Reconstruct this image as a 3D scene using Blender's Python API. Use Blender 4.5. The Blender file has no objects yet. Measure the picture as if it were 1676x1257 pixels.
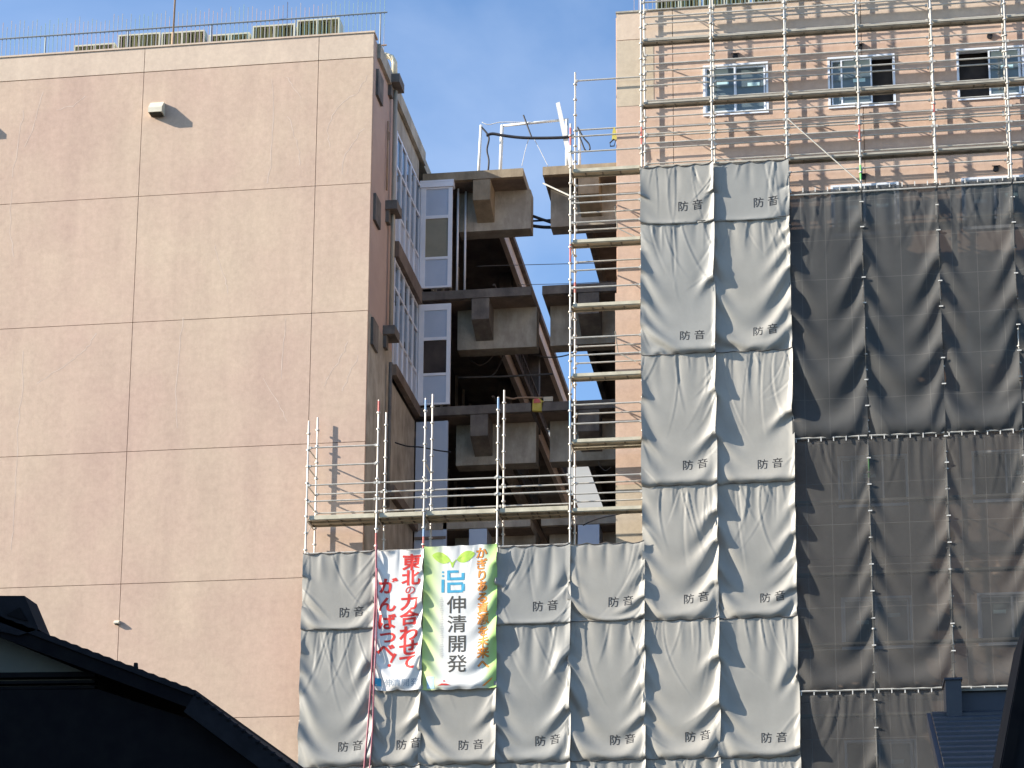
import bpy, bmesh, math, random
import numpy as np
from mathutils import Vector
R = math.radians
S = bpy.context.scene
C = S.collection
random.seed(7)

# ---------------------------------------------------------------- camera, sky, sun, exposure
F_PX, CX, CY, YAW, PIT = 3276.25, 957.18, 1251.45, 0.12245, 0.18985   # solved from the photograph's vanishing points
cam = bpy.data.cameras.new('camera')
cam.sensor_width = 36.0
cam.lens = F_PX / 1676 * 36.0
cam.shift_x = -(CX - 838.0) / 1676
cam.shift_y = (CY - 628.5) / 1676
cam.clip_start = 0.3
cam.clip_end = 5000
cam_o = bpy.data.objects.new('camera', cam)
C.objects.link(cam_o)
cam_o.location = (0, 0, 0)
cam_o.rotation_euler = (R(90) + PIT, 0, YAW)
S.camera = cam_o

SUN_DIR = Vector((-3.0, -1.0, 1.45)).normalized()      # towards the sun
sun_el = math.asin(SUN_DIR.z)
sun_az = math.atan2(SUN_DIR.x, SUN_DIR.y)
w = bpy.data.worlds.new('World')
S.world = w
w.use_nodes = True
wn, wl = w.node_tree.nodes, w.node_tree.links
sky = wn.new('ShaderNodeTexSky')
sky.sky_type = 'NISHITA'
sky.sun_disc = False
sky.sun_elevation = sun_el
sky.sun_rotation = sun_az
sky.air_density = 1.0
sky.dust_density = 0.3
sky.ozone_density = 4.0
tc = wn.new('ShaderNodeTexCoord')
mp = wn.new('ShaderNodeMapping')
mp.inputs['Scale'].default_value = (1.0, 1.0, 1.5)
mp.inputs['Location'].default_value = (0.35, 0.2, 0.1)
nz = wn.new('ShaderNodeTexNoise')
nz.inputs['Scale'].default_value = 2.2
nz.inputs['Detail'].default_value = 7
nz.inputs['Roughness'].default_value = 0.52
nz.inputs['Distortion'].default_value = 0.5
cr = wn.new('ShaderNodeValToRGB')
cr.color_ramp.elements[0].position = 0.52
cr.color_ramp.elements[0].color = (0, 0, 0, 1)
cr.color_ramp.elements[1].position = 0.92
cr.color_ramp.elements[1].color = (0.28, 0.28, 0.28, 1)
mx = wn.new('ShaderNodeMixRGB')
mx.inputs['Color2'].default_value = (7.0, 7.3, 7.8, 1)
wl.new(tc.outputs['Generated'], mp.inputs[0])
wl.new(mp.outputs[0], nz.inputs[0])
wl.new(nz.outputs[0], cr.inputs[0])
wl.new(cr.outputs[0], mx.inputs['Fac'])
wl.new(sky.outputs[0], mx.inputs['Color1'])
wl.new(mx.outputs[0], wn['Background'].inputs[0])
wn['Background'].inputs[1].default_value = 0.122

sun = bpy.data.lights.new('sun', 'SUN')
sun.energy = 5.0
sun.angle = R(0.5)
sun.color = (1.0, 0.91, 0.79)
sun_o = bpy.data.objects.new('sun', sun)
C.objects.link(sun_o)
sun_o.location = SUN_DIR * 100
sun_o.rotation_euler = SUN_DIR.to_track_quat('Z', 'Y').to_euler()

S.view_settings.view_transform = 'Standard'
S.view_settings.look = 'None'
S.view_settings.gamma = 1
S.view_settings.exposure = 1.15
S.cycles.max_bounces = 8
S.cycles.transparent_max_bounces = 12

# ---------------------------------------------------------------- helpers
_cy, _sy, _cp, _sp = math.cos(YAW), math.sin(YAW), math.cos(PIT), math.sin(PIT)
_fw = np.array([-_sy * _cp, _cy * _cp, _sp])
_rt = np.array([_cy, _sy, 0.0])
_up = np.cross(_rt, _fw)
def at(px, py, Y):
    """point of the plane y=Y seen at a pixel of the photograph"""
    d = _fw * F_PX + _rt * (px - CX) - _up * (py - CY)
    return d * (Y / d[1])

OFF = {}
class MB:
    def __init__(s):
        s.v = []; s.f = []
    def add(s, vs, fs):
        n = len(s.v)
        s.v += [tuple(map(float, q)) for q in vs]
        s.f += [tuple(i + n for i in f) for f in fs]
        return s
    def box(s, x0, x1, y0, y1, z0, z1):
        x0, x1 = sorted((x0, x1)); y0, y1 = sorted((y0, y1)); z0, z1 = sorted((z0, z1))
        return s.add([(x0, y0, z0), (x1, y0, z0), (x1, y1, z0), (x0, y1, z0), (x0, y0, z1), (x1, y0, z1), (x1, y1, z1), (x0, y1, z1)],
                     [(0, 3, 2, 1), (4, 5, 6, 7), (0, 1, 5, 4), (1, 2, 6, 5), (2, 3, 7, 6), (3, 0, 4, 7)])
    def tube(s, pts, r, n=7):
        pts = [Vector(p) for p in pts]
        rings = []
        for i, p in enumerate(pts):
            a = pts[max(i - 1, 0)]; b = pts[min(i + 1, len(pts) - 1)]
            t = (b - a).normalized()
            ref = Vector((0, 0, 1)) if abs(t.z) < 0.9 else Vector((1, 0, 0))
            u = t.cross(ref).normalized(); v = t.cross(u)
            rr = r[i] if isinstance(r, (list, tuple)) else r
            rings.append([p + (u * math.cos(2 * math.pi * k / n) + v * math.sin(2 * math.pi * k / n)) * rr for k in range(n)])
        vs = [q for g in rings for q in g]
        fs = []
        for i in range(len(rings) - 1):
            for k in range(n):
                fs.append((i * n + k, i * n + (k + 1) % n, (i + 1) * n + (k + 1) % n, (i + 1) * n + k))
        fs.append(tuple(range(n - 1, -1, -1)))
        fs.append(tuple((len(rings) - 1) * n + k for k in range(n)))
        return s.add(vs, fs)
    def prism(s, poly, d):
        """closed polygon (3D points) extruded by vector d"""
        n = len(poly); d = Vector(d)
        vs = [Vector(p) for p in poly] + [Vector(p) + d for p in poly]
        fs = [tuple(range(n - 1, -1, -1)), tuple(range(n, 2 * n))]
        for i in range(n):
            fs.append((i, (i + 1) % n, n + (i + 1) % n, n + i))
        return s.add(vs, fs)
    def build(s, name, m, parent=None, smooth=False):
        me = bpy.data.meshes.new(name)
        o = bpy.data.objects.new(name, me)
        off = OFF.get(parent.name, Vector()) if parent else Vector()
        if parent is None:
            xs = np.array(s.v)
            off = Vector(((xs[:, 0].min() + xs[:, 0].max()) / 2, (xs[:, 1].min() + xs[:, 1].max()) / 2, xs[:, 2].min()))
            o.location = off
        me.from_pydata([tuple(Vector(q) - off) for q in s.v], [], s.f)
        bm = bmesh.new(); bm.from_mesh(me)
        bmesh.ops.recalc_face_normals(bm, faces=bm.faces)
        bm.to_mesh(me); bm.free()
        if smooth:
            for p in me.polygons: p.use_smooth = True
        if m: me.materials.append(m)
        C.objects.link(o)
        o.parent = parent
        OFF[o.name] = off
        return o

def tag(o, label, cat=None, group=None, kind=None):
    if label: o['label'] = label
    if cat: o['category'] = cat
    if group: o['group'] = group
    if kind: o['kind'] = kind
    return o
def thing(name, loc, label, cat, group=None):
    o = bpy.data.objects.new(name, None)
    o.empty_display_size = 0.2
    C.objects.link(o)
    o.location = loc
    OFF[o.name] = Vector(loc)
    return tag(o, label, cat, group)
def copy_tree(o, delta, parent=None):
    c = o.copy(); C.objects.link(c)
    if parent is None:
        c.location = o.location + Vector(delta)
        OFF[c.name] = Vector(c.location)
    else:
        c.parent = parent
    for ch in list(o.children): copy_tree(ch, delta, c)
    return c

# ---------------------------------------------------------------- materials
def mat(name, col, rough=0.8, col2=None, scale=2.0, stretch=(1, 1, 1), streak=0.0, bump=0.0, metal=0.0, spec=0.4, lo=0.35, hi=0.65, bscale=30.0):
    m = bpy.data.materials.new(name); m.use_nodes = True
    n, l = m.node_tree.nodes, m.node_tree.links
    b = n['Principled BSDF']
    b.inputs['Roughness'].default_value = rough
    b.inputs['Metallic'].default_value = metal
    b.inputs['Specular IOR Level'].default_value = spec
    b.inputs['Base Color'].default_value = (*col, 1)
    t = n.new('ShaderNodeTexCoord')
    out = None
    if col2:
        mpn = n.new('ShaderNodeMapping'); mpn.inputs['Scale'].default_value = stretch
        l.new(t.outputs['Object'], mpn.inputs[0])
        z = n.new('ShaderNodeTexNoise'); z.inputs['Scale'].default_value = scale; z.inputs['Detail'].default_value = 6
        z.inputs['Roughness'].default_value = 0.6
        l.new(mpn.outputs[0], z.inputs[0])
        rp = n.new('ShaderNodeValToRGB')
        rp.color_ramp.elements[0].position = lo; rp.color_ramp.elements[0].color = (*col, 1)
        rp.color_ramp.elements[1].position = hi; rp.color_ramp.elements[1].color = (*col2, 1)
        l.new(z.outputs[0], rp.inputs[0])
        out = rp.outputs[0]
        if streak:
            m2 = n.new('ShaderNodeMapping'); m2.inputs['Scale'].default_value = (1, 1, 0.3); l.new(t.outputs['Object'], m2.inputs[0])
            z3 = n.new('ShaderNodeTexNoise'); z3.inputs['Scale'].default_value = 1.9; z3.inputs['Detail'].default_value = 6; z3.inputs['Roughness'].default_value = 0.7
            l.new(m2.outputs[0], z3.inputs[0])
            r3 = n.new('ShaderNodeValToRGB'); r3.color_ramp.elements[0].position = 0.40; r3.color_ramp.elements[0].color = (0.45, 0.42, 0.40, 1)
            r3.color_ramp.elements[1].position = 0.60; r3.color_ramp.elements[1].color = (1.08, 1.06, 1.04, 1); l.new(z3.outputs[0], r3.inputs[0])
            x3 = n.new('ShaderNodeMixRGB'); x3.blend_type = 'MULTIPLY'; x3.inputs['Fac'].default_value = streak
            l.new(out, x3.inputs['Color1']); l.new(r3.outputs[0], x3.inputs['Color2']); out = x3.outputs[0]
        l.new(out, b.inputs['Base Color'])
    if bump:
        z2 = n.new('ShaderNodeTexNoise'); z2.inputs['Scale'].default_value = bscale; z2.inputs['Detail'].default_value = 5
        l.new(t.outputs['Object'], z2.inputs[0])
        bp = n.new('ShaderNodeBump'); bp.inputs['Strength'].default_value = bump; bp.inputs['Distance'].default_value = 0.02
        l.new(z2.outputs[0], bp.inputs['Height'])
        l.new(bp.outputs[0], b.inputs['Normal'])
    return m

def wall_mat(name, pink, cream, pale=None, zpale=None, creamx=None):
    """painted render: broad pink/cream patches, fine speckle, faint rain streaks"""
    m = bpy.data.materials.new(name); m.use_nodes = True
    n, l = m.node_tree.nodes, m.node_tree.links
    b = n['Principled BSDF']
    b.inputs['Roughness'].default_value = 0.9
    b.inputs['Specular IOR Level'].default_value = 0.15
    t = n.new('ShaderNodeTexCoord')
    def noise(sc, stretch, det=6, rough=0.6):
        q = n.new('ShaderNodeMapping'); q.inputs['Scale'].default_value = stretch
        l.new(t.outputs['Object'], q.inputs[0])
        z = n.new('ShaderNodeTexNoise'); z.inputs['Scale'].default_value = sc; z.inputs['Detail'].default_value = det; z.inputs['Roughness'].default_value = rough
        l.new(q.outputs[0], z.inputs[0]); return z.outputs[0]
    def ramp(src, a, ca, bb, cb):
        r = n.new('ShaderNodeValToRGB')
        r.color_ramp.elements[0].position = a; r.color_ramp.elements[0].color = ca
        r.color_ramp.elements[1].position = bb; r.color_ramp.elements[1].color = cb
        l.new(src, r.inputs[0]); return r.outputs[0]
    base = ramp(noise(0.22, (1, 1, 1)), 0.36, (*pink, 1), 0.64, (*cream, 1))
    def mult(a, bsrc, fac):
        x = n.new('ShaderNodeMixRGB'); x.blend_type = 'MULTIPLY'; x.inputs['Fac'].default_value = fac
        l.new(a, x.inputs['Color1']); l.new(bsrc, x.inputs['Color2']); return x.outputs[0]
    streak = ramp(noise(1.1, (1, 1, 0.10), 5, 0.65), 0.40, (0.86, 0.85, 0.85, 1), 0.60, (1.05, 1.05, 1.04, 1))
    speck = ramp(noise(5.5, (1, 1, 1), 8, 0.75), 0.32, (0.85, 0.84, 0.84, 1), 0.62, (1.05, 1.05, 1.05, 1))
    blot = ramp(noise(0.75, (1, 1, 0.8), 7, 0.7), 0.34, (0.87, 0.86, 0.87, 1), 0.60, (1.04, 1.04, 1.03, 1))
    o = mult(mult(mult(base, streak, 0.4), speck, 0.75), blot, 0.4)
    l.new(o, b.inputs['Base Color'])
    z2 = noise(9.0, (1, 1, 1), 8, 0.7)
    bp = n.new('ShaderNodeBump'); bp.inputs['Strength'].default_value = 0.25; bp.inputs['Distance'].default_value = 0.015
    l.new(z2, bp.inputs['Height']); l.new(bp.outputs[0], b.inputs['Normal'])
    return m

M = {}
M['pink'] = wall_mat('pink render', (0.53, 0.385, 0.305), (0.57, 0.445, 0.335))
M['parapet'] = wall_mat('pale parapet render', (0.59, 0.47, 0.37), (0.605, 0.495, 0.385))
M['orange'] = wall_mat('peach render', (0.57, 0.405, 0.315), (0.58, 0.435, 0.335))
M['cream'] = wall_mat('cream render', (0.50, 0.425, 0.315), (0.54, 0.455, 0.345))
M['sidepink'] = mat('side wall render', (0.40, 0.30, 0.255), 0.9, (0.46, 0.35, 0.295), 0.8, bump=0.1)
M['filler'] = mat('crack filler', (0.62, 0.49, 0.40), 0.9, (0.58, 0.46, 0.37), 6)
M['joint'] = mat('joint sealant', (0.26, 0.17, 0.135), 0.9, (0.34, 0.24, 0.19), 0.7, lo=0.4, hi=0.6)
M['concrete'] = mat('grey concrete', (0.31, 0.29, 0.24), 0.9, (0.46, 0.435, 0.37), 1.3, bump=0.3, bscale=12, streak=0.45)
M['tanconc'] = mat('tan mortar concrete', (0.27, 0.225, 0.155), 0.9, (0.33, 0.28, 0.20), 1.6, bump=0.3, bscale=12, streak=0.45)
M['darkconc'] = mat('dark streaked concrete', (0.11, 0.105, 0.10), 0.9, (0.20, 0.185, 0.165), 1.8, bump=0.3, bscale=12, streak=0.45)  # darker concrete base with drip streaks
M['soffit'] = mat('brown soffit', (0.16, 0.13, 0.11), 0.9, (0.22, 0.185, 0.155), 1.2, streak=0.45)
M['bouncebeam'] = mat('bounce tinted edge beam', (0.60, 0.50, 0.42), 0.9, (0.68, 0.58, 0.49), 1.5)  # pale tan stands in for light bounced off the opposite wall
M['interior'] = mat('dark interior', (0.03, 0.027, 0.028), 0.9, (0.075, 0.062, 0.055), 1.2)
M['alu'] = mat('silver aluminium', (0.72, 0.76, 0.82), 0.4, (0.78, 0.81, 0.86), 3, metal=0.1)
M['alupanel'] = mat('grey aluminium panel', (0.42, 0.49, 0.60), 0.45, (0.46, 0.53, 0.63), 2, metal=0.2)
M['glass'] = mat('window glass', (0.10, 0.135, 0.145), 0.06, (0.13, 0.165, 0.17), 1.2, spec=0.8)
M['glassblue'] = mat('bluish window glass', (0.06, 0.10, 0.15), 0.06, (0.11, 0.16, 0.22), 1.1, spec=1.0)
M['board'] = mat('olive board behind glass', (0.22, 0.215, 0.165), 0.6, (0.26, 0.25, 0.19), 2)
M['sticker'] = mat('pale blue sticker', (0.42, 0.66, 0.70), 0.6, (0.55, 0.74, 0.76), 8)
M['steel'] = mat('galvanised scaffold tube', (0.45, 0.43, 0.375), 0.42, (0.58, 0.55, 0.485), 5, metal=0.15, spec=0.6)
M['deck'] = mat('scaffold plank', (0.44, 0.40, 0.29), 0.6, (0.60, 0.55, 0.42), 2.5, metal=0.1)
M['deckgrey'] = mat('grey plank', (0.34, 0.31, 0.25), 0.6, (0.46, 0.42, 0.34), 2.5, metal=0.1)  # greyer plank colour for the tall scaffold's right bays
M['deckrib'] = mat('plank rib', (0.14, 0.13, 0.10), 0.7, (0.22, 0.20, 0.16), 4)
M['redtape'] = mat('red tape', (0.55, 0.10, 0.09), 0.6, (0.62, 0.22, 0.18), 6)
M['bluetape'] = mat('blue tape', (0.22, 0.36, 0.55), 0.6, (0.30, 0.44, 0.60), 6)
M['greentape'] = mat('green tape', (0.10, 0.48, 0.12), 0.6, (0.25, 0.55, 0.18), 6)
M['yellow'] = mat('yellow cloth', (0.50, 0.42, 0.06), 0.8, (0.56, 0.46, 0.12), 6)
M['black'] = mat('black rubber', (0.015, 0.016, 0.022), 0.6, (0.03, 0.03, 0.035), 6)
M['grey_cable'] = mat('grey cable', (0.10, 0.09, 0.085), 0.7, (0.15, 0.14, 0.13), 4)
M['white'] = mat('white paint', (0.68, 0.68, 0.64), 0.5, (0.74, 0.73, 0.69), 4)
M['creampipe'] = mat('cream pipe', (0.60, 0.53, 0.36), 0.5, (0.72, 0.65, 0.48), 9)
M['pipe'] = mat('beige drainpipe', (0.36, 0.33, 0.27), 0.5, (0.40, 0.37, 0.30), 3)
M['vent'] = mat('cream vent hood', (0.58, 0.54, 0.42), 0.5, (0.64, 0.60, 0.48), 4)
M['rust'] = mat('brown mast paint', (0.30, 0.20, 0.13), 0.7, (0.40, 0.28, 0.18), 3)
M['fence'] = mat('grey green fence wire', (0.24, 0.36, 0.38), 0.7, (0.42, 0.34, 0.37), 0.45, spec=0.2, lo=0.44, hi=0.56)
M['fencerail'] = mat('fence rail', (0.16, 0.20, 0.23), 0.6, (0.24, 0.26, 0.27), 1.5)
M['louvre'] = mat('olive louvre', (0.30, 0.26, 0.10), 0.6, (0.36, 0.23, 0.13), 0.55, lo=0.44, hi=0.56)
M['louvredark'] = mat('louvre shadow gap', (0.03, 0.03, 0.02), 0.8, (0.05, 0.045, 0.03), 3)
M['louvreframe'] = mat('pale louvre frame', (0.46, 0.45, 0.33), 0.5, (0.52, 0.50, 0.38), 3)
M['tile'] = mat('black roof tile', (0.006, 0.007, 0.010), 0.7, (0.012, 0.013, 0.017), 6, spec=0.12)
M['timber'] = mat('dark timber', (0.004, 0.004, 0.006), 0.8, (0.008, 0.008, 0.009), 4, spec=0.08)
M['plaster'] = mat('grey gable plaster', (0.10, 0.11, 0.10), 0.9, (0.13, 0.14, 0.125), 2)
M['navy'] = mat('slate blue metal roof', (0.040, 0.045, 0.056), 0.55, (0.052, 0.057, 0.068), 2.5, metal=0.2)
M['navydark'] = mat('dark navy flashing', (0.02, 0.028, 0.045), 0.5, (0.028, 0.036, 0.055), 2.5)
M['farwall'] = mat('pale grey render', (0.36, 0.36, 0.34), 0.9, (0.42, 0.42, 0.40), 0.4)
M['ground'] = mat('asphalt', (0.045, 0.045, 0.047), 0.9, (0.065, 0.064, 0.062), 0.6, bump=0.2)
M['shadewall'] = mat('shade block render', (0.30, 0.29, 0.27), 0.9, (0.36, 0.35, 0.32), 0.5)
M['redhose'] = mat('pink red hose', (0.26, 0.06, 0.085), 0.5, (0.36, 0.11, 0.14), 5)
M['ink'] = mat('dark grey print', (0.016, 0.017, 0.02), 0.8, (0.03, 0.03, 0.033), 20)
M['tie'] = mat('pale tie cord', (0.55, 0.54, 0.50), 0.8, (0.62, 0.61, 0.57), 8)

def tarp_mat(name, c1, c2):
    m = mat(name, c1, 0.48, c2, 0.9, spec=0.4, bump=0.12, bscale=7)
    n, l = m.node_tree.nodes, m.node_tree.links
    b = n['Principled BSDF']
    # thin sheet lets a little light through
    tr = n.new('ShaderNodeBsdfTranslucent'); tr.inputs[0].default_value = (*[x * 0.8 for x in c1], 1)
    ms = n.new('ShaderNodeMixShader'); ms.inputs[0].default_value = 0.10
    l.new(b.outputs[0], ms.inputs[1]); l.new(tr.outputs[0], ms.inputs[2])
    l.new(ms.outputs[0], n['Material Output'].inputs[0])
    return m
M['tarp'] = tarp_mat('grey sheeting', (0.295, 0.288, 0.258), (0.35, 0.34, 0.305))
M['tarp_b'] = tarp_mat('warm grey sheeting', (0.32, 0.308, 0.272), (0.375, 0.362, 0.322))
M['tarp_c'] = tarp_mat('cool grey sheeting', (0.27, 0.27, 0.25), (0.325, 0.323, 0.298))
def net_mat(name, col, see):
    m = mat(name, col, 0.75, tuple(x * 1.35 for x in col), 0.5, spec=0.25)
    n, l = m.node_tree.nodes, m.node_tree.links
    b = n['Principled BSDF']
    bk = n.new('ShaderNodeTexBrick'); bk.offset = 0.0
    bk.inputs['Scale'].default_value = 1.0; bk.inputs['Mortar Size'].default_value = 0.011; bk.inputs['Mortar Smooth'].default_value = 0.6
    bk.inputs['Brick Width'].default_value = 0.62; bk.inputs['Row Height'].default_value = 1.07
    bk.inputs['Color1'].default_value = (1, 1, 1, 1); bk.inputs['Color2'].default_value = (0.94, 0.94, 0.94, 1); bk.inputs['Mortar'].default_value = (1.55, 1.5, 1.45, 1)
    tt = n.new('ShaderNodeTexCoord'); mm_ = n.new('ShaderNodeMapping'); mm_.inputs['Rotation'].default_value = (R(90), 0, 0)
    l.new(tt.outputs['Object'], mm_.inputs[0]); l.new(mm_.outputs[0], bk.inputs[0])
    mu = n.new('ShaderNodeMixRGB'); mu.blend_type = 'MULTIPLY'; mu.inputs['Fac'].default_value = 1.0
    src = b.inputs['Base Color'].links[0].from_socket
    l.new(src, mu.inputs['Color1']); l.new(bk.outputs['Color'], mu.inputs['Color2']); l.new(mu.outputs[0], b.inputs['Base Color'])
    tr = n.new('ShaderNodeBsdfTransparent')
    ms = n.new('ShaderNodeMixShader'); ms.inputs[0].default_value = see
    l.new(b.outputs[0], ms.inputs[1]); l.new(tr.outputs[0], ms.inputs[2])
    l.new(ms.outputs[0], n['Material Output'].inputs[0])
    return m
M['net'] = net_mat('dark mesh net', (0.052, 0.053, 0.052), 0.10)
M['netlow'] = net_mat('dark mesh net, open weave', (0.064, 0.062, 0.058), 0.24)

# ---------------------------------------------------------------- ground
GZ = -1.6
g = MB().add([(-3000, -3000, GZ), (3000, -3000, GZ), (3000, 3000, GZ), (-3000, 3000, GZ)], [(0, 1, 2, 3)]).build('ground', M['ground'])
g['kind'] = 'structure'

# ---------------------------------------------------------------- buildings
YF = 49.3                      # street facade of both wings
LX, RX = -11.93, -5.2          # inner corners of the two wings
ROOF = 30.23
LEV = [29.25, 25.40, 21.72, 18.18, 14.6]   # roof and floors of the corridor
ZJ = [29.5, 25.77, 22.08, 18.39, 14.71, 11.0, 7.3, 3.6]
YC = 55.6                      # front of the corridor between the wings

def facade(mb, x0, x1, z0, z1, y, th, jx, jz, holes=(), gap=0.008):
    xs = sorted(set([x0, x1] + [q for j in jx if x0 < j < x1 for q in (j - gap, j + gap)] + [q for h in holes for q in h[:2]]))
    zs = sorted(set([z0, z1] + [q for j in jz if z0 < j < z1 for q in (j - gap, j + gap)] + [q for h in holes for q in h[2:]]))
    for a, b in zip(xs, xs[1:]):
        for c, d in zip(zs, zs[1:]):
            mx_, mz_ = (a + b) / 2, (c + d) / 2
            if any(abs(mx_ - j) < gap for j in jx) or any(abs(mz_ - j) < gap for j in jz): continue
            if any(h[0] < mx_ < h[1] and h[2] < mz_ < h[3] for h in holes): continue
            mb.box(a, b, y, y + th, c, d)

# ---- left wing
LB = thing('concrete_building', (-22, YF, GZ), 'pink rendered building with a windowless end wall, left of the gap', 'building')
JXL = [-33.5, -28.5, -23.45, -18.455, -13.47]
mb = MB(); facade(mb, -40, LX, GZ, 29.5 - 0.011, YF, 0.12, JXL, ZJ[1:]); mb.build('end_wall', M['pink'], LB)
mb = MB(); facade(mb, -40, LX, 29.5 + 0.011, ROOF, YF - 0.004, 0.14, JXL, []); mb.build('parapet_band', M['parapet'], LB)
mb = MB(); mb.box(-40, LX + 0.03, YF - 0.03, YF + 0.4, ROOF + 0.002, ROOF + 0.05); mb.build('parapet_coping', M['parapet'], LB)
mb = MB(); mb.box(-40, LX - 0.02, YF + 0.118, YF + 0.2, GZ, ROOF - 0.02); mb.build('wall_backing', M['joint'], LB)
# hairline crack repairs
CR = [[(38, 575), (36, 640), (30, 700), (27, 760), (22, 860), (18, 900)], [(157, 545), (143, 568), (128, 582), (95, 606), (60, 628)],
      [(601, 125), (585, 150), (560, 168), (542, 190), (535, 215), (540, 240)], [(445, 130), (447, 200), (442, 262), (437, 300)],
      [(468, 125), (480, 142), (493, 162)], [(595, 210), (580, 232), (566, 252), (560, 285)], [(472, 190), (482, 222), (492, 250), (490, 270)],
      [(568, 560), (556, 588), (540, 612), (530, 632)], [(588, 582), (572, 610), (560, 640)], [(468, 520), (464, 560), (460, 620)],
      [(352, 400), (360, 430), (368, 460), (372, 480)], [(300, 520), (292, 580), (288, 640), (290, 700)], [(40, 180), (30, 230), (20, 290)],
      [(140, 157), (120, 172), (92, 180)], [(70, 150), (60, 190), (40, 240)], [(430, 620), (455, 660), (470, 690)], [(18, 310), (16, 380), (22, 420)]]
for ln in CR:
    cr_ = MB()
    P3 = [Vector(at(x, y, YF - 0.002)) for x, y in ln]
    fine = []
    for a, b in zip(P3, P3[1:]):
        for k in range(4):
            p = a.lerp(b, k / 4)
            fine.append(p + Vector((random.gauss(0, 0.02), 0, random.gauss(0, 0.015))))
    fine.append(P3[-1])
    for a, b in zip(fine, fine[1:]):
        d = (b - a).normalized(); nrm = Vector((d.z, 0, -d.x)) * random.uniform(0.005, 0.012)
        cr_.add([a - nrm, b - nrm, b + nrm, a + nrm], [(0, 1, 2, 3)])
    cr_.build('crack_filler', M['filler'], LB)
def vent_hood(x0, x1, z0, z1, d, parent):
    v = MB()
    v.prism([(x0, YF, z0), (x0, YF, z1), (x0, YF - d * 0.38, z1), (x0, YF - d, z0 + 0.38 * (z1 - z0)), (x0, YF - d, z0)], (x1 - x0, 0, 0))
    o = v.build('vent_hood', M['vent'], parent)
    k = MB(); k.box(x0 + 0.03, x1 - 0.03, YF - d * 0.85, YF - 0.03, z0 - 0.03, z0 - 0.003); k.build('grille', M['louvredark'], o)
vent_hood(-18.19, -17.80, 28.13, 28.50, 0.27, LB)
vent_hood(-18.57, -18.43, 13.61, 13.70, 0.11, LB)
vent_hood(-23.55, -23.17, 28.13, 28.50, 0.27, LB)
# core and side wall towards the gap
mb = MB(); mb.box(-40, LX - 0.5, YF + 0.2, 77.2, GZ, ROOF - 0.5); mb.build('core', M['interior'], LB)
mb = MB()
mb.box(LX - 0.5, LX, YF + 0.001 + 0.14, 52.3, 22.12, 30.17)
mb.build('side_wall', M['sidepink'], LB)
mb = MB(); mb.box(LX - 0.5, LX + 0.004, YF + 0.141, 52.3, GZ, 22.118); mb.build('side_wall', M['concrete'], LB)
mb = MB(); mb.box(-40, LX + 0.02, YF + 0.41, 77.3, 29.8, 30.14); mb.box(LX + 0.001, LX + 0.10, YF + 0.45, 56.0, 29.72, 30.16); mb.build('roof_slab', M['concrete'], LB)
mb = MB(); mb.box(LX - 0.5, LX - 0.02, 52.3, YC, GZ, 21.3); mb.box(LX - 0.5, LX - 0.02, 52.3, YC, 28.95, 29.8); mb.build('grey_side_wall', M['concrete'], LB)
# cut-off haunches and beam stubs
for zt in (29.35, 25.65, 22.05):
    mb = MB(); mb.box(LX + 0.002, LX + 0.075, 49.66, 50.30, zt - 0.78, zt); mb.build('haunch', M['darkconc'], LB)
for zt in (30.02, 26.15, 22.42):
    mb = MB(); mb.box(LX + 0.002, LX + 0.34, 51.10, 51.75, zt - 0.26, zt); mb.box(LX + 0.002, LX + 0.10, 51.15, 51.40, zt - 0.62, zt - 0.262); mb.build('beam_stub', M['darkconc'], LB)
for z in (21.75, 18.18):
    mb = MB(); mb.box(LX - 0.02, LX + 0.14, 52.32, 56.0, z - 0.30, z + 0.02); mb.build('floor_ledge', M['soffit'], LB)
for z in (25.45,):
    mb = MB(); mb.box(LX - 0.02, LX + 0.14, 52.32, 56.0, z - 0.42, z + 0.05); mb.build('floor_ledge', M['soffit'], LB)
p = MB(); p.tube([(LX + 0.14, 51.5, 22.2), (LX + 0.14, 51.5, 29.7)], 0.062, 10); p.build('drainpipe', M['pipe'], LB, True)
p = MB(); p.tube([(LX + 0.14, 51.55, 17.3), (LX + 0.14, 51.55, 21.5)], 0.05, 10); p.build('drainpipe', M['darkconc'], LB, True)
p = MB(); p.tube([(LX + 0.06, 51.0, 26.4), (LX + 0.06, 51.0, 28.5)], 0.025, 8); p.tube([(LX + 0.06, 51.0, 28.2), (LX + 0.06, 51.15, 28.25), (LX + 0.06, 51.15, 28.0)], 0.02, 6); p.build('conduit', M['rust'], LB, True)
p = MB(); p.tube([(-12.35, 51.5, 30.1), (-12.35, 51.5, 30.62), (-12.28, 51.5, 30.78), (-12.1, 51.5, 30.84), (-11.92, 51.5, 30.76), (-11.84, 51.5, 30.6), (-11.82, 51.5, 30.05)], 0.085, 10)
p.build('gooseneck_pipe', M['creampipe'], LB, True)
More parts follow.
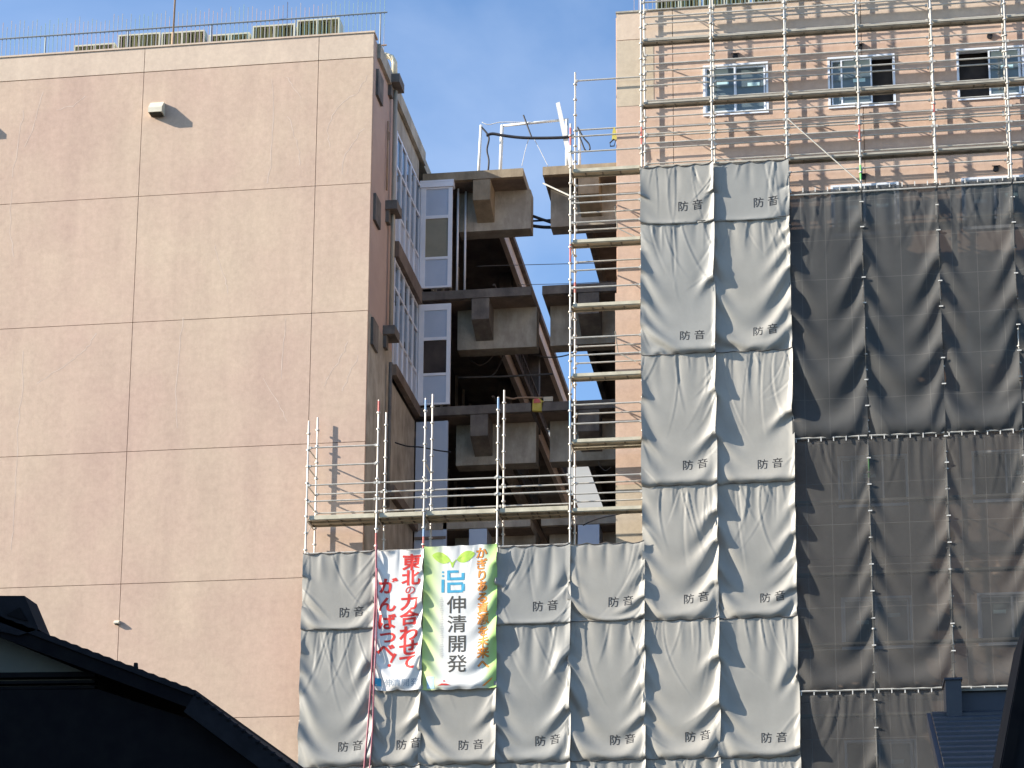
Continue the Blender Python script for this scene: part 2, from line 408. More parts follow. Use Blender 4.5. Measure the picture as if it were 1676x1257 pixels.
# window walls of the stair side, two storeys
for k, (z0, z1) in enumerate(((25.52, 28.93), (21.80, 25.0))):
    ww = MB()
    ys = [52.35, 53.0, 53.65, 54.3, 54.95, YC + 0.05]
    for y in ys: ww.box(LX - 0.06, LX + 0.035, y - 0.035, y + 0.035, z0, z1)
    for z in (z0 + 0.04, z0 + 1.02, z0 + 2.35, z1 - 0.04): ww.box(LX - 0.05, LX + 0.025, 52.39, YC, z - 0.035, z + 0.035)
    o = ww.build('window_wall', M['alu'], LB)
    pn = MB(); pn.box(LX - 0.04, LX - 0.01, 52.36, YC, z0 + 1.05, z1 - 0.08); pn.build('pane', M['glassblue'], o)
    pn = MB(); pn.box(LX - 0.04, LX - 0.008, 52.36, YC, z0 + 0.02, z0 + 0.98); pn.build('spandrel', M['alupanel'], o)
    # end panel facing the street
    ep = MB()
    xa, xb = LX + 0.05, -10.9
    ep.box(xa, xa + 0.16, YC, YC + 0.08, z0, z1); ep.box(xb - 0.12, xb, YC, YC + 0.08, z0, z1)
    ep.box(xa + 0.16, xb - 0.12, YC + 0.003, YC + 0.075, z0, z0 + 0.06); ep.box(xa + 0.16, xb - 0.12, YC + 0.003, YC + 0.075, z0 + 0.92, z0 + 1.0)
    ep.box(xa + 0.16, xb - 0.12, YC + 0.003, YC + 0.075, z1 - 0.20, z1); ep.box(xa + 0.16, xb - 0.12, YC + 0.003, YC + 0.075, z1 - 1.16, z1 - 1.06)
    o = ep.build('end_panel', M['alu'], LB)
    q = MB(); q.box(xa + 0.16, xb - 0.12, YC + 0.03, YC + 0.06, z0 + 0.06, z0 + 0.92); q.build('panel_infill', M['alupanel'], o)
    q = MB(); q.box(xa + 0.16, xb - 0.12, YC + 0.03, YC + 0.06, z1 - 1.06, z1 - 0.20); q.build('panel_infill', M['alupanel'], o)
    q = MB(); q.box(xa + 0.16, xb - 0.12, YC + 0.035, YC + 0.055, z0 + 1.0, z1 - 1.16); q.build('pane', M['board'] if k == 0 else M['interior'], o)
ep = MB(); ep.box(LX + 0.02, -10.95, YC + 0.02, YC + 0.15, 14.5, 21.28); ep.box(-10.95 - 0.1, -10.94, YC, YC + 0.02, 14.5, 21.28); o = ep.build('end_panel', M['alupanel'], LB)
q = MB(); q.box(LX + 0.04, -10.96, YC - 0.03, YC + 0.018, 17.62, 17.70); q.build('panel_trim', M['soffit'], o)
mb = MB(); mb.box(LX + 0.03, -10.86, YC - 0.05, YC + 0.2, 28.94, 29.0 + 0.0); mb.box(LX + 0.03, -10.86, YC - 0.05, YC + 0.2, 28.78, 28.935); mb.build('panel_head', M['alu'], LB)

def corridor(parent, x0, x1, bx0, bx1, bm0, bm1, lev, k, cutside):
    """one floor of the cut corridor: slab strip, deep beam set back, tapering bracket"""
    top = lev
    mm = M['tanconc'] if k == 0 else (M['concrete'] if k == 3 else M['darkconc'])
    th = 0.27
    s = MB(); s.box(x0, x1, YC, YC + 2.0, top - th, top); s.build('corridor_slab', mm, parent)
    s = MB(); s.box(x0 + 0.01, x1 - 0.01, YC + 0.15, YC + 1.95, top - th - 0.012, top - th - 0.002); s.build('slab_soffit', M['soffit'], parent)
    b = MB(); b.box(bm0, bm1, YC + 0.85, YC + 1.4, top - 1.56, top - th - 0.013); b.build('corridor_beam', M['concrete'], parent)
    b = MB()
    zt = top - th - 0.013
    b.prism([(bx0, YC + 0.02, zt), (bx0, YC + 0.849, zt), (bx0, YC + 0.849, top - 1.30), (bx0, YC + 0.02, top - 0.95)], (bx1 - bx0, 0, 0))
    b.build('bracket', mm if k != 3 else M['alupanel'], parent)
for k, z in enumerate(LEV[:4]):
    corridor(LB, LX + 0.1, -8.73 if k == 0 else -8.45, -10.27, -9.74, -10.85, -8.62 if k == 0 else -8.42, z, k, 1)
# rear gallery of the left wing
GE = -9.85
for k, z in enumerate(LEV[:4]):
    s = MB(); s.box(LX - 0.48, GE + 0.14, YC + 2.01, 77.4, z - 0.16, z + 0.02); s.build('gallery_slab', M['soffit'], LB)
    s = MB(); s.box(GE - 0.16, GE, YC + 2.01, 77.4, z - 0.62, z - 0.165); s.build('gallery_beam', M['bouncebeam'], LB)
    if k < 3:
        zz = LEV[k + 1]
        s = MB()
        for y in np.arange(58.0, 77, 1.25): s.box(LX - 0.02, LX + 0.08, y, y + 0.09, zz + 0.03, z - 0.2)
        s.box(LX - 0.02, LX + 0.06, YC + 2.02, 77.4, zz + 0.95, zz + 1.03)
        o = s.build('gallery_window', M['concrete'], LB)
        s = MB(); s.box(LX - 0.03, LX + 0.002, YC + 2.02, 77.4, zz + 0.03, z - 0.18); s.build('pane', M['interior'], o)
    if k > 0:
        s = MB()
        for y in np.arange(58.4, 70, 0.42): s.box(GE - 0.12, GE - 0.09, y, y + 0.03, z + 0.03, z + 1.05)
        s.box(GE - 0.14, GE - 0.07, YC + 2.1, 70, z + 1.05, z + 1.11)
        s.build('gallery_railing', M['soffit'], LB)
for y in (62.5, 69.0, 76.9):
    s = MB(); s.box(GE - 0.75, GE - 0.35, y, y + 0.4, GZ, LEV[0] - 0.17); s.build('gallery_column', M['darkconc'], LB)
s = MB()
for i, x in enumerate((-10.82, -10.62)):
    s.tube([(x, YC + 0.5 + 0.2 * i, LEV[1] + 0.02), (x, YC + 0.5 + 0.2 * i, LEV[0] - 0.3)], 0.035, 8)
s.build('riser_pipe', M['alu'], LB, True)

# ---- right wing
RB = thing('concrete_building', (4, YF, GZ), 'peach rendered building behind the tall scaffold, windows newly fitted', 'building')
WX = [(-2.87, -1.13), (0.45, 2.22), (3.83, 5.58), (7.2, 8.95)]
WZ = [(27.10, 28.58), (23.45, 24.90), (19.78, 21.22), (16.05, 17.42), (12.32, 13.68), (8.6, 10.0)]
holes = [(a, b, c, d) for a, b in WX for c, d in WZ]
JXR = [-3.68, 1.36, 6.4]
mb = MB(); facade(mb, RX, 22, GZ, 29.5 - 0.008, YF, 0.14, JXR, ZJ[1:], holes, 0.008); mb.build('street_wall', M['orange'], RB)
mb = MB(); facade(mb, RX, 22, 29.5 + 0.008, 30.30, YF - 0.004, 0.15, JXR, [], (), 0.008); mb.build('parapet_band', M['parapet'], RB)
mb = MB(); mb.box(RX - 0.02, 22, YF - 0.03, YF + 0.4, 30.302, 30.35); mb.build('parapet_coping', M['concrete'], RB)
mb = MB(); mb.box(RX + 0.01, 22, YF + 0.36, YF + 0.40, GZ, 30.2)
mb.build('wall_backing', M['interior'], RB)  # near-black sheet stands in for the unlit rooms behind the windows
mb = MB(); facade(mb, RX + 0.01, 22, GZ, 30.2, YF + 0.138, 0.04, [], [], holes); mb.build('joint_filler', M['joint'], RB)
mb = MB(); mb.box(RX - 0.06, -4.5, YF - 0.012, YF + 0.1, 16.9, 22.20); mb.build('pilaster', M['orange'], RB)
mb = MB(); mb.box(RX - 0.06, -4.5, YF - 0.012, YF + 0.1, GZ, 16.898); mb.build('pilaster', M['cream'], RB)
mb = MB(); mb.box(RX + 0.002, -4.2, YF - 0.008, YF + 0.001, 27.55, 29.48); mb.build('cream_patch', M['cream'], RB)
mb = MB(); mb.box(RX - 0.001, 22, YF + 0.41, 95, GZ, 30.25); mb.build('core', M['interior'], RB)
mb = MB(); mb.box(RX - 0.03, RX - 0.002, YF + 0.12, 95, GZ, 30.25); mb.build('side_wall', M['orange'], RB)
def window(x0, x1, z0, z1, mode, parent):
    f = MB(); y0, y1 = YF - 0.035, YF + 0.135; t = 0.06
    f.box(x0, x0 + t, y0, y1, z0, z1); f.box(x1 - t, x1, y0, y1, z0, z1)
    f.box(x0 + t, x1 - t, y0, y1, z0, z0 + 0.09); f.box(x0 + t, x1 - t, y0, y1, z1 - t, z1)
    o = f.build('window', M['alu'], parent)
    xm = (x0 + x1) / 2
    W = (x1 - x0 - 2 * t) / 2
    if mode == 0: sash = [(x0 + t, 0.02), (xm - 0.02, 0.06)]
    elif mode == 1: sash = [(x0 + t + 0.28, 0.02), (x0 + t + 0.03, 0.06)]
    else: sash = [(xm - 0.05, 0.02), (xm - 0.02, 0.06)]
    for xs, dy in sash:
        s = MB(); xe = xs + W; y = YF + dy - 0.03; fr = 0.045
        za, zb = z0 + 0.095, z1 - t - 0.004
        s.box(xs, xs + fr, y, y + 0.03, za, zb); s.box(xe - fr, xe, y, y + 0.03, za, zb)
        s.box(xs + fr, xe - fr, y, y + 0.03, za, za + fr); s.box(xs + fr, xe - fr, y, y + 0.03, zb - fr, zb)
        so = s.build('sash', M['alu'], o)
        q = MB(); q.box(xs + fr, xe - fr, y + 0.012, y + 0.02, za + fr, zb - fr); q.build('pane', M['glass'], o)
        q = MB(); cxs = xs + W * random.uniform(0.5, 0.62); cz = z0 + (z1 - z0) * random.uniform(0.52, 0.66)
        q.box(cxs - 0.16, cxs + 0.16, y + 0.006, y + 0.011, cz - 0.05, cz + 0.05); q.build('sticker', M['sticker'], o)
for j, (c, d) in enumerate(WZ):
    for i, (a, b) in enumerate(WX):
        window(a, b, c, d, (0, 1, 2, 0)[(i + (j * 2) % 3) % 4] if j else (0, 1, 2, 1)[i], RB)
for x, z in ((-2.0, 28.80), (1.31, 28.84), (4.72, 28.9), (4.74, 25.11), (1.31, 25.1), (-2.0, 25.1)):
    v = MB(); v.tube([(x, YF + 0.02, z), (x, YF - 0.05, z - 0.01)], [0.075, 0.075], 12); v.prism([(x - 0.1, YF, z + 0.10), (x + 0.1, YF, z + 0.10), (x + 0.1, YF - 0.09, z + 0.04), (x - 0.1, YF - 0.09, z + 0.04)], (0, 0, 0.012))
    v.build('vent_cap', M['black'], RB)
for k, z in enumerate(LEV[:4]):
    corridor(RB, -8.13, RX - 0.04, -7.05, -6.42, -8.0, RX - 0.04, z, k, -1)
    s = MB(); s.box(-7.2, RX - 0.04, YC + 2.01, 95, z - 0.3, z); s.build('gallery_slab', M['soffit'], RB)
    s = MB(); s.box(-7.2, -7.02, YC + 2.01, 95, z - 0.7, z - 0.302); s.build('gallery_beam', M['darkconc'], RB)

FB = thing('distant_building', (-14, 85, GZ), 'pale grey flat wall seen through the gap behind both wings', 'building')
s = MB(); s.box(-22, -4, 96, 104, GZ, 36.0); s.build('wall', M['farwall'], FB)
s = MB(); s.box(-22.2, -3.8, 95.9, 104.2, 36.01, 36.3); s.build('roof_edge', M['concrete'], FB)

# ---------------------------------------------------------------- scaffold
YS, YB = 48.35, 49.15
PX = [-13.20, -11.35, -10.11, -8.20, -6.33, -4.45, -2.60, -0.66, 1.22, 3.14, 5.03, 6.93]
def pole(x, y, z0, z1, parent, tape=None, seed=0, lean=0.0):
    p = MB(); p.tube([(x, y, z0), (x, y, z1)], 0.0243, 8)
    z = z1 - 0.35
    while z > max(z0, 8.0):
        p.tube([(x, y, z - 0.018), (x, y, z + 0.018)], 0.052, 8)
        z -= 0.45
    o = p.build('pole', M['steel'], parent)
    if tape:
        for zt, ln, mm in tape:
            t = MB(); t.tube([(x, y, zt), (x, y, zt + ln)], 0.0265, 8); t.build('marker_tape', M[mm], o)
    return o
def rail(x0, x1, y, z, parent, name='guard_rail', r=0.0215):
    a = MB(); a.tube([(x0 + 0.03, y - 0.002, z), (x1 - 0.03, y - 0.002, z)], r, 7)
    for x, s_ in ((x0, 1), (x1, -1)):
        a.box(x + s_ * 0.028, x + s_ * 0.085, y - 0.03, y + 0.026, z - 0.035, z + 0.03)
    return a.build(name, M['steel'], parent)
def deck(x0, x1, y0, y1, z, parent, nrib=3):
    n = max(1, round((y1 - y0) / 0.26))
    wdt = (y1 - y0 - 0.015 * (n - 1)) / n
    a = MB()
    for i in range(n):
        ya = y0 + i * (wdt + 0.015)
        a.box(x0 + 0.05, x1 - 0.05, ya, ya + wdt, z - 0.018, z)
        a.box(x0 + 0.05, x1 - 0.05, ya, ya + 0.03, z - 0.06, z - 0.019)
        a.box(x0 + 0.05, x1 - 0.05, ya + wdt - 0.03, ya + wdt, z - 0.06, z - 0.019)
    o = a.build('deck_plank', M['deck'] if parent is LS or x0 < -6 else M['deckgrey'], parent)
    r = MB()
    for k in range(nrib):
        xr = x0 + (x1 - x0) * (k + 1) / (nrib + 1) + random.uniform(-0.12, 0.12)
        for i in range(n):
            ya = y0 + i * (wdt + 0.015)
            r.box(xr - 0.018, xr + 0.018, ya + 0.031, ya + wdt - 0.031, z - 0.055, z - 0.0195)
    r.box(x0 + 0.02, x0 + 0.049, y0 + 0.02, y1 - 0.02, z - 0.07, z - 0.005); r.box(x1 - 0.049, x1 - 0.02, y0 + 0.02, y1 - 0.02, z - 0.07, z - 0.005)
    r.build('rib', M['deckrib'], o)
def sun_edge_board(x0, x1, y, z, h, parent):  # edge board added to catch sun as the bright band under decks
    a = MB(); a.box(x0 + 0.06, x1 - 0.06, y, y + 0.018, z, z + h); a.build('sun_edge_board', M['deck'] if parent is LS or x0 < -6 else M['deckgrey'], parent)
def transom(x, z, parent, strut=True):
    a = MB(); a.tube([(x, YS + 0.03, z), (x, YB - 0.03, z)], 0.021, 7)
    if strut: a.tube([(x, YS + 0.03, z - 0.42), (x, YS + 0.45, z - 0.03)], 0.013, 6)
    a.build('transom', M['steel'], parent)

TS = thing('scaffold', (0, YS, GZ), 'tall galvanised scaffold with plank decks across the peach building', 'scaffold')
LS = thing('scaffold', (-10.5, YS, GZ), 'low galvanised scaffold with one plank deck bridging the gap, its poles sticking up free', 'scaffold')
TOP = 33.2
for i, x in enumerate(PX[4:]):
    tp = None
    if i == 0:
        pole(x, YS, GZ, 26.62, TS, [(23.0 - 0.35, 0.55, 'redtape'), (26.0, 0.5, 'redtape'), (18.2, 0.7, 'bluetape')])
        pole(x + 0.02, YB, GZ, 28.55, TS, [(22.2, 0.3, 'redtape')])
        continue
    tp = {4: [(25.6, 0.5, 'redtape'), (24.55, 0.4, 'greentape'), (16.5, 0.5, 'greentape')], 1: [(25.9, 0.5, 'redtape')], 3: [(13.9, 0.5, 'greentape')], 5: [(26.3, 0.3, 'redtape')]}.get(i)
    pole(x, YS, GZ, TOP, TS, tp)
    pole(x + 0.02, YB, GZ, TOP, TS)
LV = [30.72, 28.93, 27.12, 25.30, 23.30, 21.52, 19.60, 17.82, 15.98, 14.1, 12.3, 10.5]
for j, z in enumerate(LV):
    for i in range(4, 11):
        x0, x1 = PX[i], PX[i + 1]
        if i == 4 and j < 3: continue
        if i in (5, 6) and j > 3: continue
        deck(x0, x1, YS + 0.06, YS + (0.36 if i == 4 else 0.30), z, TS, 3)
        if j < 4 or i == 4: sun_edge_board(x0, x1, YS + 0.035, z - 0.04, 0.085 if i == 4 else 0.05, TS)
        if i == 4: deck(x0, x1, YS + 0.42, YS + 0.62, z + 0.01, TS, 4) if j in (7,) else None
    for i in range(5, 12):
        if i in (6, 7) and j > 3: continue
        transom(PX[i], z - 0.05, TS)
    if j > 2: transom(PX[4], z - 0.05, TS)
for j, z in enumerate(LV[1:4]):
    for i in range(5, 11):
        x0, x1 = PX[i], PX[i + 1]
        rail(x0, x1, YS, z + 1.06, TS)
        rail(x0, x1, YB, z + 0.46, TS, 'ledger'); rail(x0, x1, YB, z + 0.90, TS, 'ledger'); rail(x0, x1, YB, z - 0.02, TS, 'ledger')
        rail(x0, x1, YS, z + 0.62, TS); rail(x0, x1, YB, z + 1.32, TS, 'ledger')
    for i in range(5, 11):
        if j == 2: rail(PX[i], PX[i + 1], YB, z + 1.25, TS, 'ledger')
for i in range(7, 11):
    rail(PX[i], PX[i + 1], YB, 23.75, TS, 'ledger')
# narrow open bay left of the sheets
for z, yy in ((27.84, YB), (26.42, YB), (26.24, YS), (25.80, YS), (24.83, YB), (24.53, YS), (24.35, YS), (24.06, YB), (23.80, YS), (23.58, YB), (22.69, YB), (22.46, YS), (21.98, YS),
              (20.60, YS), (20.35, YB), (20.12, YS), (19.90, YB), (18.77, YS), (18.52, YB), (18.26, YS), (16.84, YS), (16.66, YB), (16.38, YS), (16.17, YB)):
    zz = z * (YB / YS) if yy == YB else z
    rail(PX[4], PX[5], yy, zz, TS, 'bay_rail')
for z0, z1 in ((24.9, 23.4), (21.4, 19.7)):
    a = MB(); a.tube([(PX[5] - 0.75, YS + 0.4, z0 - 0.5), (PX[5] - 0.72, YB - 0.05, z0 - 0.95), (PX[5] - 0.25, YB, z0 - 1.2)], 0.018, 6); a.build('brace', M['steel'], TS)
a = MB(); a.tube([(PX[7] + 0.05, YS - 0.035, 26.35), (PX[8] - 0.02, YS - 0.035, 24.45)], 0.017, 6); a.build('brace', M['steel'], TS)
a = MB(); a.tube([at(889, 300, 48.9), at(936, 322, 48.45)], 0.022, 6); a.build('brace', M['steel'], TS)

# low scaffold
TOPS = [(18.66, 19.05), (19.15, 19.11), (19.14, 19.56), (19.08, 19.58)]
TAPE = [None, [(18.8, 0.33, 'redtape'), (15.1, 0.45, 'redtape')], [(18.75, 0.35, 'bluetape'), (15.1, 0.3, 'redtape'), (15.4, 0.25, 'bluetape')], [(18.7, 0.36, 'bluetape')]]
for i in range(4):
    pole(PX[i], YS, GZ, TOPS[i][0], LS, TAPE[i])
    pole(PX[i] + 0.02, YB, GZ, TOPS[i][1], LS)
for i in range(4):
    x0, x1 = PX[i], PX[i + 1]
    deck(x0, x1, YS + 0.06, YS + 0.66, 16.03, LS, 3 if i != 3 else 6)
    sun_edge_board(x0, x1, YS + 0.04, 15.985, 0.11, LS)
    if i == 0:
        rail(x0, x1, YS, 17.92, LS); rail(x0, x1, YS, 17.42, LS)
    rail(x0, x1, YS, 16.90, LS); rail(x0, x1, YS, 16.46, LS)
    rail(x0, x1, YB, 16.92, LS, 'ledger'); rail(x0, x1, YB, 16.40, LS, 'ledger')
    rail(x0, x1, YS, 15.06, LS, 'ledger'); rail(x0, x1, YS, 13.0, LS, 'ledger')
for i in range(4):
    transom(PX[i], 15.95, LS); transom(PX[i], 16.46, LS, False) if i == 0 else None
    transom(PX[i], 17.40, LS, False) if i != 1 else None
    transom(PX[i], 13.0, LS); transom(PX[i], 15.0, LS, False)
transom(PX[0], 16.9, LS, False); transom(PX[0], 17.9, LS, False)

# ---------------------------------------------------------------- hanging sheets: a small cloth solver
NU, NV = 25, 45
def relax(specs, steps=150, inner=5):
    B = len(specs)
    P = np.zeros((B, NV, NU, 3)); T = np.zeros_like(P); pin = np.zeros((B, NV, NU), bool)
    dx = np.zeros(B); dz = np.zeros(B)
    for b, s in enumerate(specs):
        rs = np.random.RandomState(s['seed'])
        W, H = s['W'], s['H']
        u = np.linspace(0, 1, NU); v = np.linspace(0, 1, NV)
        U, V = np.meshgrid(u, v)
        P[b, :, :, 0] = U * W; P[b, :, :, 2] = -V * H
        ns = np.zeros((NV, NU))
        for k in range(9):
            a1, a2 = rs.uniform(1.5, 7), rs.uniform(-4, 5)
            ns += np.sin(a1 * U * 3 + a2 * V * 3 + rs.uniform(0, 6.28)) / 5
        P[b, :, :, 1] = -0.03 - 0.035 * s.get('flat', 1.0) * ns * np.sin(np.pi * U) ** 0.5
        dx[b] = W * s['sx'] / (NU - 1); dz[b] = H * s['sy'] / (NV - 1)
        T[b] = P[b]
        yl, yr = s.get('yl', 0.0), s.get('yr', -0.015)
        T[b, :, :, 1] = yl + (yr - yl) * U
        jt = s.get('jit', 1.0)
        for i in s['top']: pin[b, 0, i] = True
        for i in s['bottom']: pin[b, NV - 1, i] = True
        for j in s['left']:
            pin[b, j, 0] = True; T[b, j, 0, 2] += jt * rs.uniform(-0.02, 0.03)
        for j in s['right']:
            pin[b, j, NU - 1] = True; T[b, j, NU - 1, 2] += jt * rs.uniform(-0.02, 0.04) + s.get('lift', 0.06) * math.sin(math.pi * j / (NV - 1))
            T[b, j, NU - 1, 0] += jt * rs.uniform(-0.02, 0.012); T[b, j, NU - 1, 1] += jt * rs.uniform(-0.025, 0.012)
    P[pin] = T[pin]
    wgt = np.where(pin, 0.0, 1.0)[..., None]
    DX = dx[:, None, None]; DZ = dz[:, None, None]; DD = np.sqrt(DX ** 2 + DZ ** 2)
    def con(sa, sb, L, k, push=True):
        A = P[sa]; Bv = P[sb]
        d = Bv - A
        ln = np.sqrt((d * d).sum(-1)) + 1e-9
        e = (ln - L) / ln
        if not push: e = np.minimum(e, 0)
        wa, wb = wgt[sa], wgt[sb]
        ws = wa + wb
        q = d * (e[..., None] * k / np.maximum(ws, 1e-6))
        P[sa] = A + q * wa
        P[sb] = Bv - q * wb
    sl = slice
    def sets():
        out = []
        for o_ in (0, 1):
            ns = (NU - o_) // 2
            out.append(((sl(None), sl(None), sl(o_, o_ + 2 * ns, 2)), (sl(None), sl(None), sl(o_ + 1, o_ + 2 * ns, 2)), DX, 1.0, True))
            ns = (NV - o_) // 2
            out.append(((sl(None), sl(o_, o_ + 2 * ns, 2)), (sl(None), sl(o_ + 1, o_ + 2 * ns, 2)), DZ, 1.0, True))
            ns = (NV - o_) // 2
            r0, r1 = sl(o_, o_ + 2 * ns, 2), sl(o_ + 1, o_ + 2 * ns, 2)
            out.append(((sl(None), r0, sl(0, NU - 1)), (sl(None), r1, sl(1, NU)), DD, 0.8, True))
            out.append(((sl(None), r0, sl(1, NU)), (sl(None), r1, sl(0, NU - 1)), DD, 0.55, True))
        for o_ in (0, 1, 2, 3):
            n4 = (NU - 2 - o_ + 3) // 4
            out.append(((sl(None), sl(None), sl(o_, NU - 2, 4)), (sl(None), sl(None), sl(o_ + 2, NU, 4)), 2 * DX, 0.16, True))
            out.append(((sl(None), sl(o_, NV - 2, 4)), (sl(None), sl(o_ + 2, NV, 4)), 2 * DZ, 0.16, True))
        return out
    st = sets()
    Q = P.copy()
    lim = np.array([s.get('ylim', 0.05) for s in specs])[:, None, None]
    wind = np.array([s.get('wind', 0.0) for s in specs])[:, None, None]
    for it in range(steps):
        vel = (P - Q) * (0.94 if it < steps * 0.7 else 0.8)
        Q = P.copy()
        P = P + vel * wgt
        P[..., 2] -= 0.0022 * wgt[..., 0]
        P[..., 1] -= wind * wgt[..., 0]
        for k in range(inner):
            for sa, sb, L, kk, pu in st: con(sa, sb, L, kk, pu)
        P[..., 1] = np.where(pin, P[..., 1], np.minimum(P[..., 1], lim))
    return P

def upm(n, f):
    N = (n - 1) * f + 1
    Mx = np.zeros((N, n))
    for i in range(N):
        t = i / f; k = int(min(math.floor(t), n - 2)); x = t - k
        c = [(1 - x) ** 3 / 6, (3 * x ** 3 - 6 * x ** 2 + 4) / 6, (-3 * x ** 3 + 3 * x ** 2 + 3 * x + 1) / 6, x ** 3 / 6]
        for q in range(4):
            j = k - 1 + q
            if j < 0: Mx[i, 0] += 2 * c[q]; Mx[i, 1] -= c[q]
            elif j > n - 1: Mx[i, n - 1] += 2 * c[q]; Mx[i, n - 2] -= c[q]
            else: Mx[i, j] += c[q]
    return Mx
UPS = {2: (upm(NU, 2), upm(NV, 2)), 3: (upm(NU, 3), upm(NV, 3))}
def creases(G, seed, n, amp):
    '''sharp little folds in the sheet, fanning from its tied edges'''
    rs = np.random.RandomState(seed)
    x, z = G[:, :, 0], G[:, :, 2]
    x0, x1, z1, z0 = x.min(), x.max(), z.max(), z.min()
    d = np.zeros_like(x)
    for k in range(n):
        right = rs.rand() < 0.65
        sx_ = x1 if right else x0
        sz_ = z0 + (z1 - z0) * rs.rand()
        top = rs.rand() < 0.42
        if top: sx_, sz_ = x0 + (x1 - x0) * rs.rand(), z1
        ang = rs.uniform(-1.45, -0.75) if not top else rs.uniform(-1.85, -1.35)
        dirx = math.cos(ang) * (-1 if right and not top else 1); dirz = math.sin(ang)
        L = rs.uniform(0.4, 1.3) if not top else rs.uniform(0.5, 2.6); w_ = rs.uniform(0.018, 0.04); curve = rs.uniform(-0.25, 0.25)
        tx, tz = x - sx_, z - sz_
        t = tx * dirx + tz * dirz
        q = -tx * dirz + tz * dirx - curve * t * t
        f_ = np.clip(t / 0.12, 0, 1) * np.clip((L - t) / (L * 0.6), 0, 1)
        ww = w_ * (0.6 + 0.8 * np.clip(t, 0, L) / L)
        d += rs.uniform(0.5, 1.0) * amp * f_ * (np.exp(-np.abs(q) / ww) - 0.5 * np.exp(-((q - 1.8 * ww) / (1.6 * ww)) ** 2)) * (1 if rs.rand() < 0.75 else -1)
    edge = np.clip(np.minimum(x - x0, x1 - x) / 0.05, 0, 1)
    G[:, :, 1] -= d * (0.3 + 0.7 * edge)
    return G
def grid_mesh(name, G, m, parent=None, origin=None):
    nv, nu = G.shape[:2]
    off = Vector(origin)
    me = bpy.data.meshes.new(name)
    V = (G - np.array(off)).reshape(-1, 3)
    idx = np.arange(nv * nu).reshape(nv, nu)
    Fc = np.stack([idx[:-1, :-1], idx[1:, :-1], idx[1:, 1:], idx[:-1, 1:]], -1).reshape(-1, 4)
    me.from_pydata([tuple(q) for q in V], [], [tuple(map(int, q)) for q in Fc])
    uv = me.uv_layers.new(name='UVMap')
    lu = np.zeros(len(me.loops), dtype=np.int32); me.loops.foreach_get('vertex_index', lu)
    uvs = np.stack([(lu % nu) / (nu - 1), 1 - (lu // nu) / (nv - 1)], -1).astype(np.float32)
    uv.data.foreach_set('uv', uvs.ravel())
    me.polygons.foreach_set('use_smooth', [True] * len(me.polygons))
    me.materials.append(m)
    o = bpy.data.objects.new(name, me); C.objects.link(o)
    if parent: o.parent = parent
    else: o.location = off
    OFF[o.name] = off
    return o
def sample(G, a, b, lift):
    nv, nu = G.shape[:2]
    a = min(max(a, 0), 1) * (nu - 1); b = min(max(b, 0), 1) * (nv - 1)
    i = int(min(a, nu - 2)); j = int(min(b, nv - 2)); fa, fb = a - i, b - j
    p = (G[j, i] * (1 - fa) + G[j, i + 1] * fa) * (1 - fb) + (G[j + 1, i] * (1 - fa) + G[j + 1, i + 1] * fa) * fb
    du = G[j, i + 1] - G[j, i]; dv = G[j + 1, i] - G[j, i]
    n = np.cross(dv, du); n /= np.linalg.norm(n) + 1e-9
    if n[1] > 0: n = -n
    return p + n * lift
GLY = {}
def glyph(ch, bold):
    key = (ch, bold)
    if key in GLY: return GLY[key]
    c = bpy.data.curves.new('glyph', 'FONT'); c.body = ch; c.offset = bold; c.resolution_u = 3
    o = bpy.data.objects.new('glyph', c); C.objects.link(o)
    dg = bpy.context.evaluated_depsgraph_get()
    ev = o.evaluated_get(dg); me = ev.to_mesh()
    bm = bmesh.new(); bm.from_mesh(me)
    bmesh.ops.triangulate(bm, faces=bm.faces)
    for _ in range(3):
        es = [e for e in bm.edges if e.calc_length() > 0.13]
        if es: bmesh.ops.subdivide_edges(bm, edges=es, cuts=1); bmesh.ops.triangulate(bm, faces=bm.faces)
    bm.verts.index_update()
    res = ([(v.co.x, v.co.y) for v in bm.verts], [tuple(v.index for v in f.verts) for f in bm.faces])
    bm.free(); ev.to_mesh_clear()
    bpy.data.objects.remove(o); bpy.data.curves.remove(c)
    GLY[key] = res
    return res
class Print:
    """flat print that follows a sheet; a,b run 0..1 across and down"""
    def __init__(s, G, lift): s.G = G; s.l = lift; s.mb = MB()
    def char(s, ch, a, b, wa, hb, bold=0.0, rot=0.0):
        vs, fs = glyph(ch, bold)
        out = []
        for x, y in vs:
            x, y = x - 0.5, y - 0.38
            x, y = x * math.cos(rot) - y * math.sin(rot), x * math.sin(rot) + y * math.cos(rot)
            out.append(sample(s.G, a + x * wa, b - y * hb, s.l))
        s.mb.add(out, fs); return s
    def poly(s, pts, sub=6):
        """filled polygon fan, pts in (a,b)"""
        ca = sum(p[0] for p in pts) / len(pts); cb = sum(p[1] for p in pts) / len(pts)
        vs = [sample(s.G, ca, cb, s.l)]; fs = []
        ring = []
        for p, q in zip(pts, pts[1:] + pts[:1]):
            for k in range(sub): ring.append((p[0] + (q[0] - p[0]) * k / sub, p[1] + (q[1] - p[1]) * k / sub))
        n = len(ring)
        for fr in (0.5, 1.0):
            vs += [sample(s.G, ca + (x - ca) * fr, cb + (y - cb) * fr, s.l) for x, y in ring]
        for k in range(n):
            k2 = (k + 1) % n
            fs += [(0, 1 + k, 1 + k2), (1 + k, 1 + n + k, 1 + n + k2, 1 + k2)]
        s.mb.add(vs, fs); return s
    def rect(s, a0, b0, a1, b1): return s.poly([(a0, b0), (a1, b0), (a1, b1), (a0, b1)])
    def build(s, name, m, parent): return s.mb.build(name, m, parent)

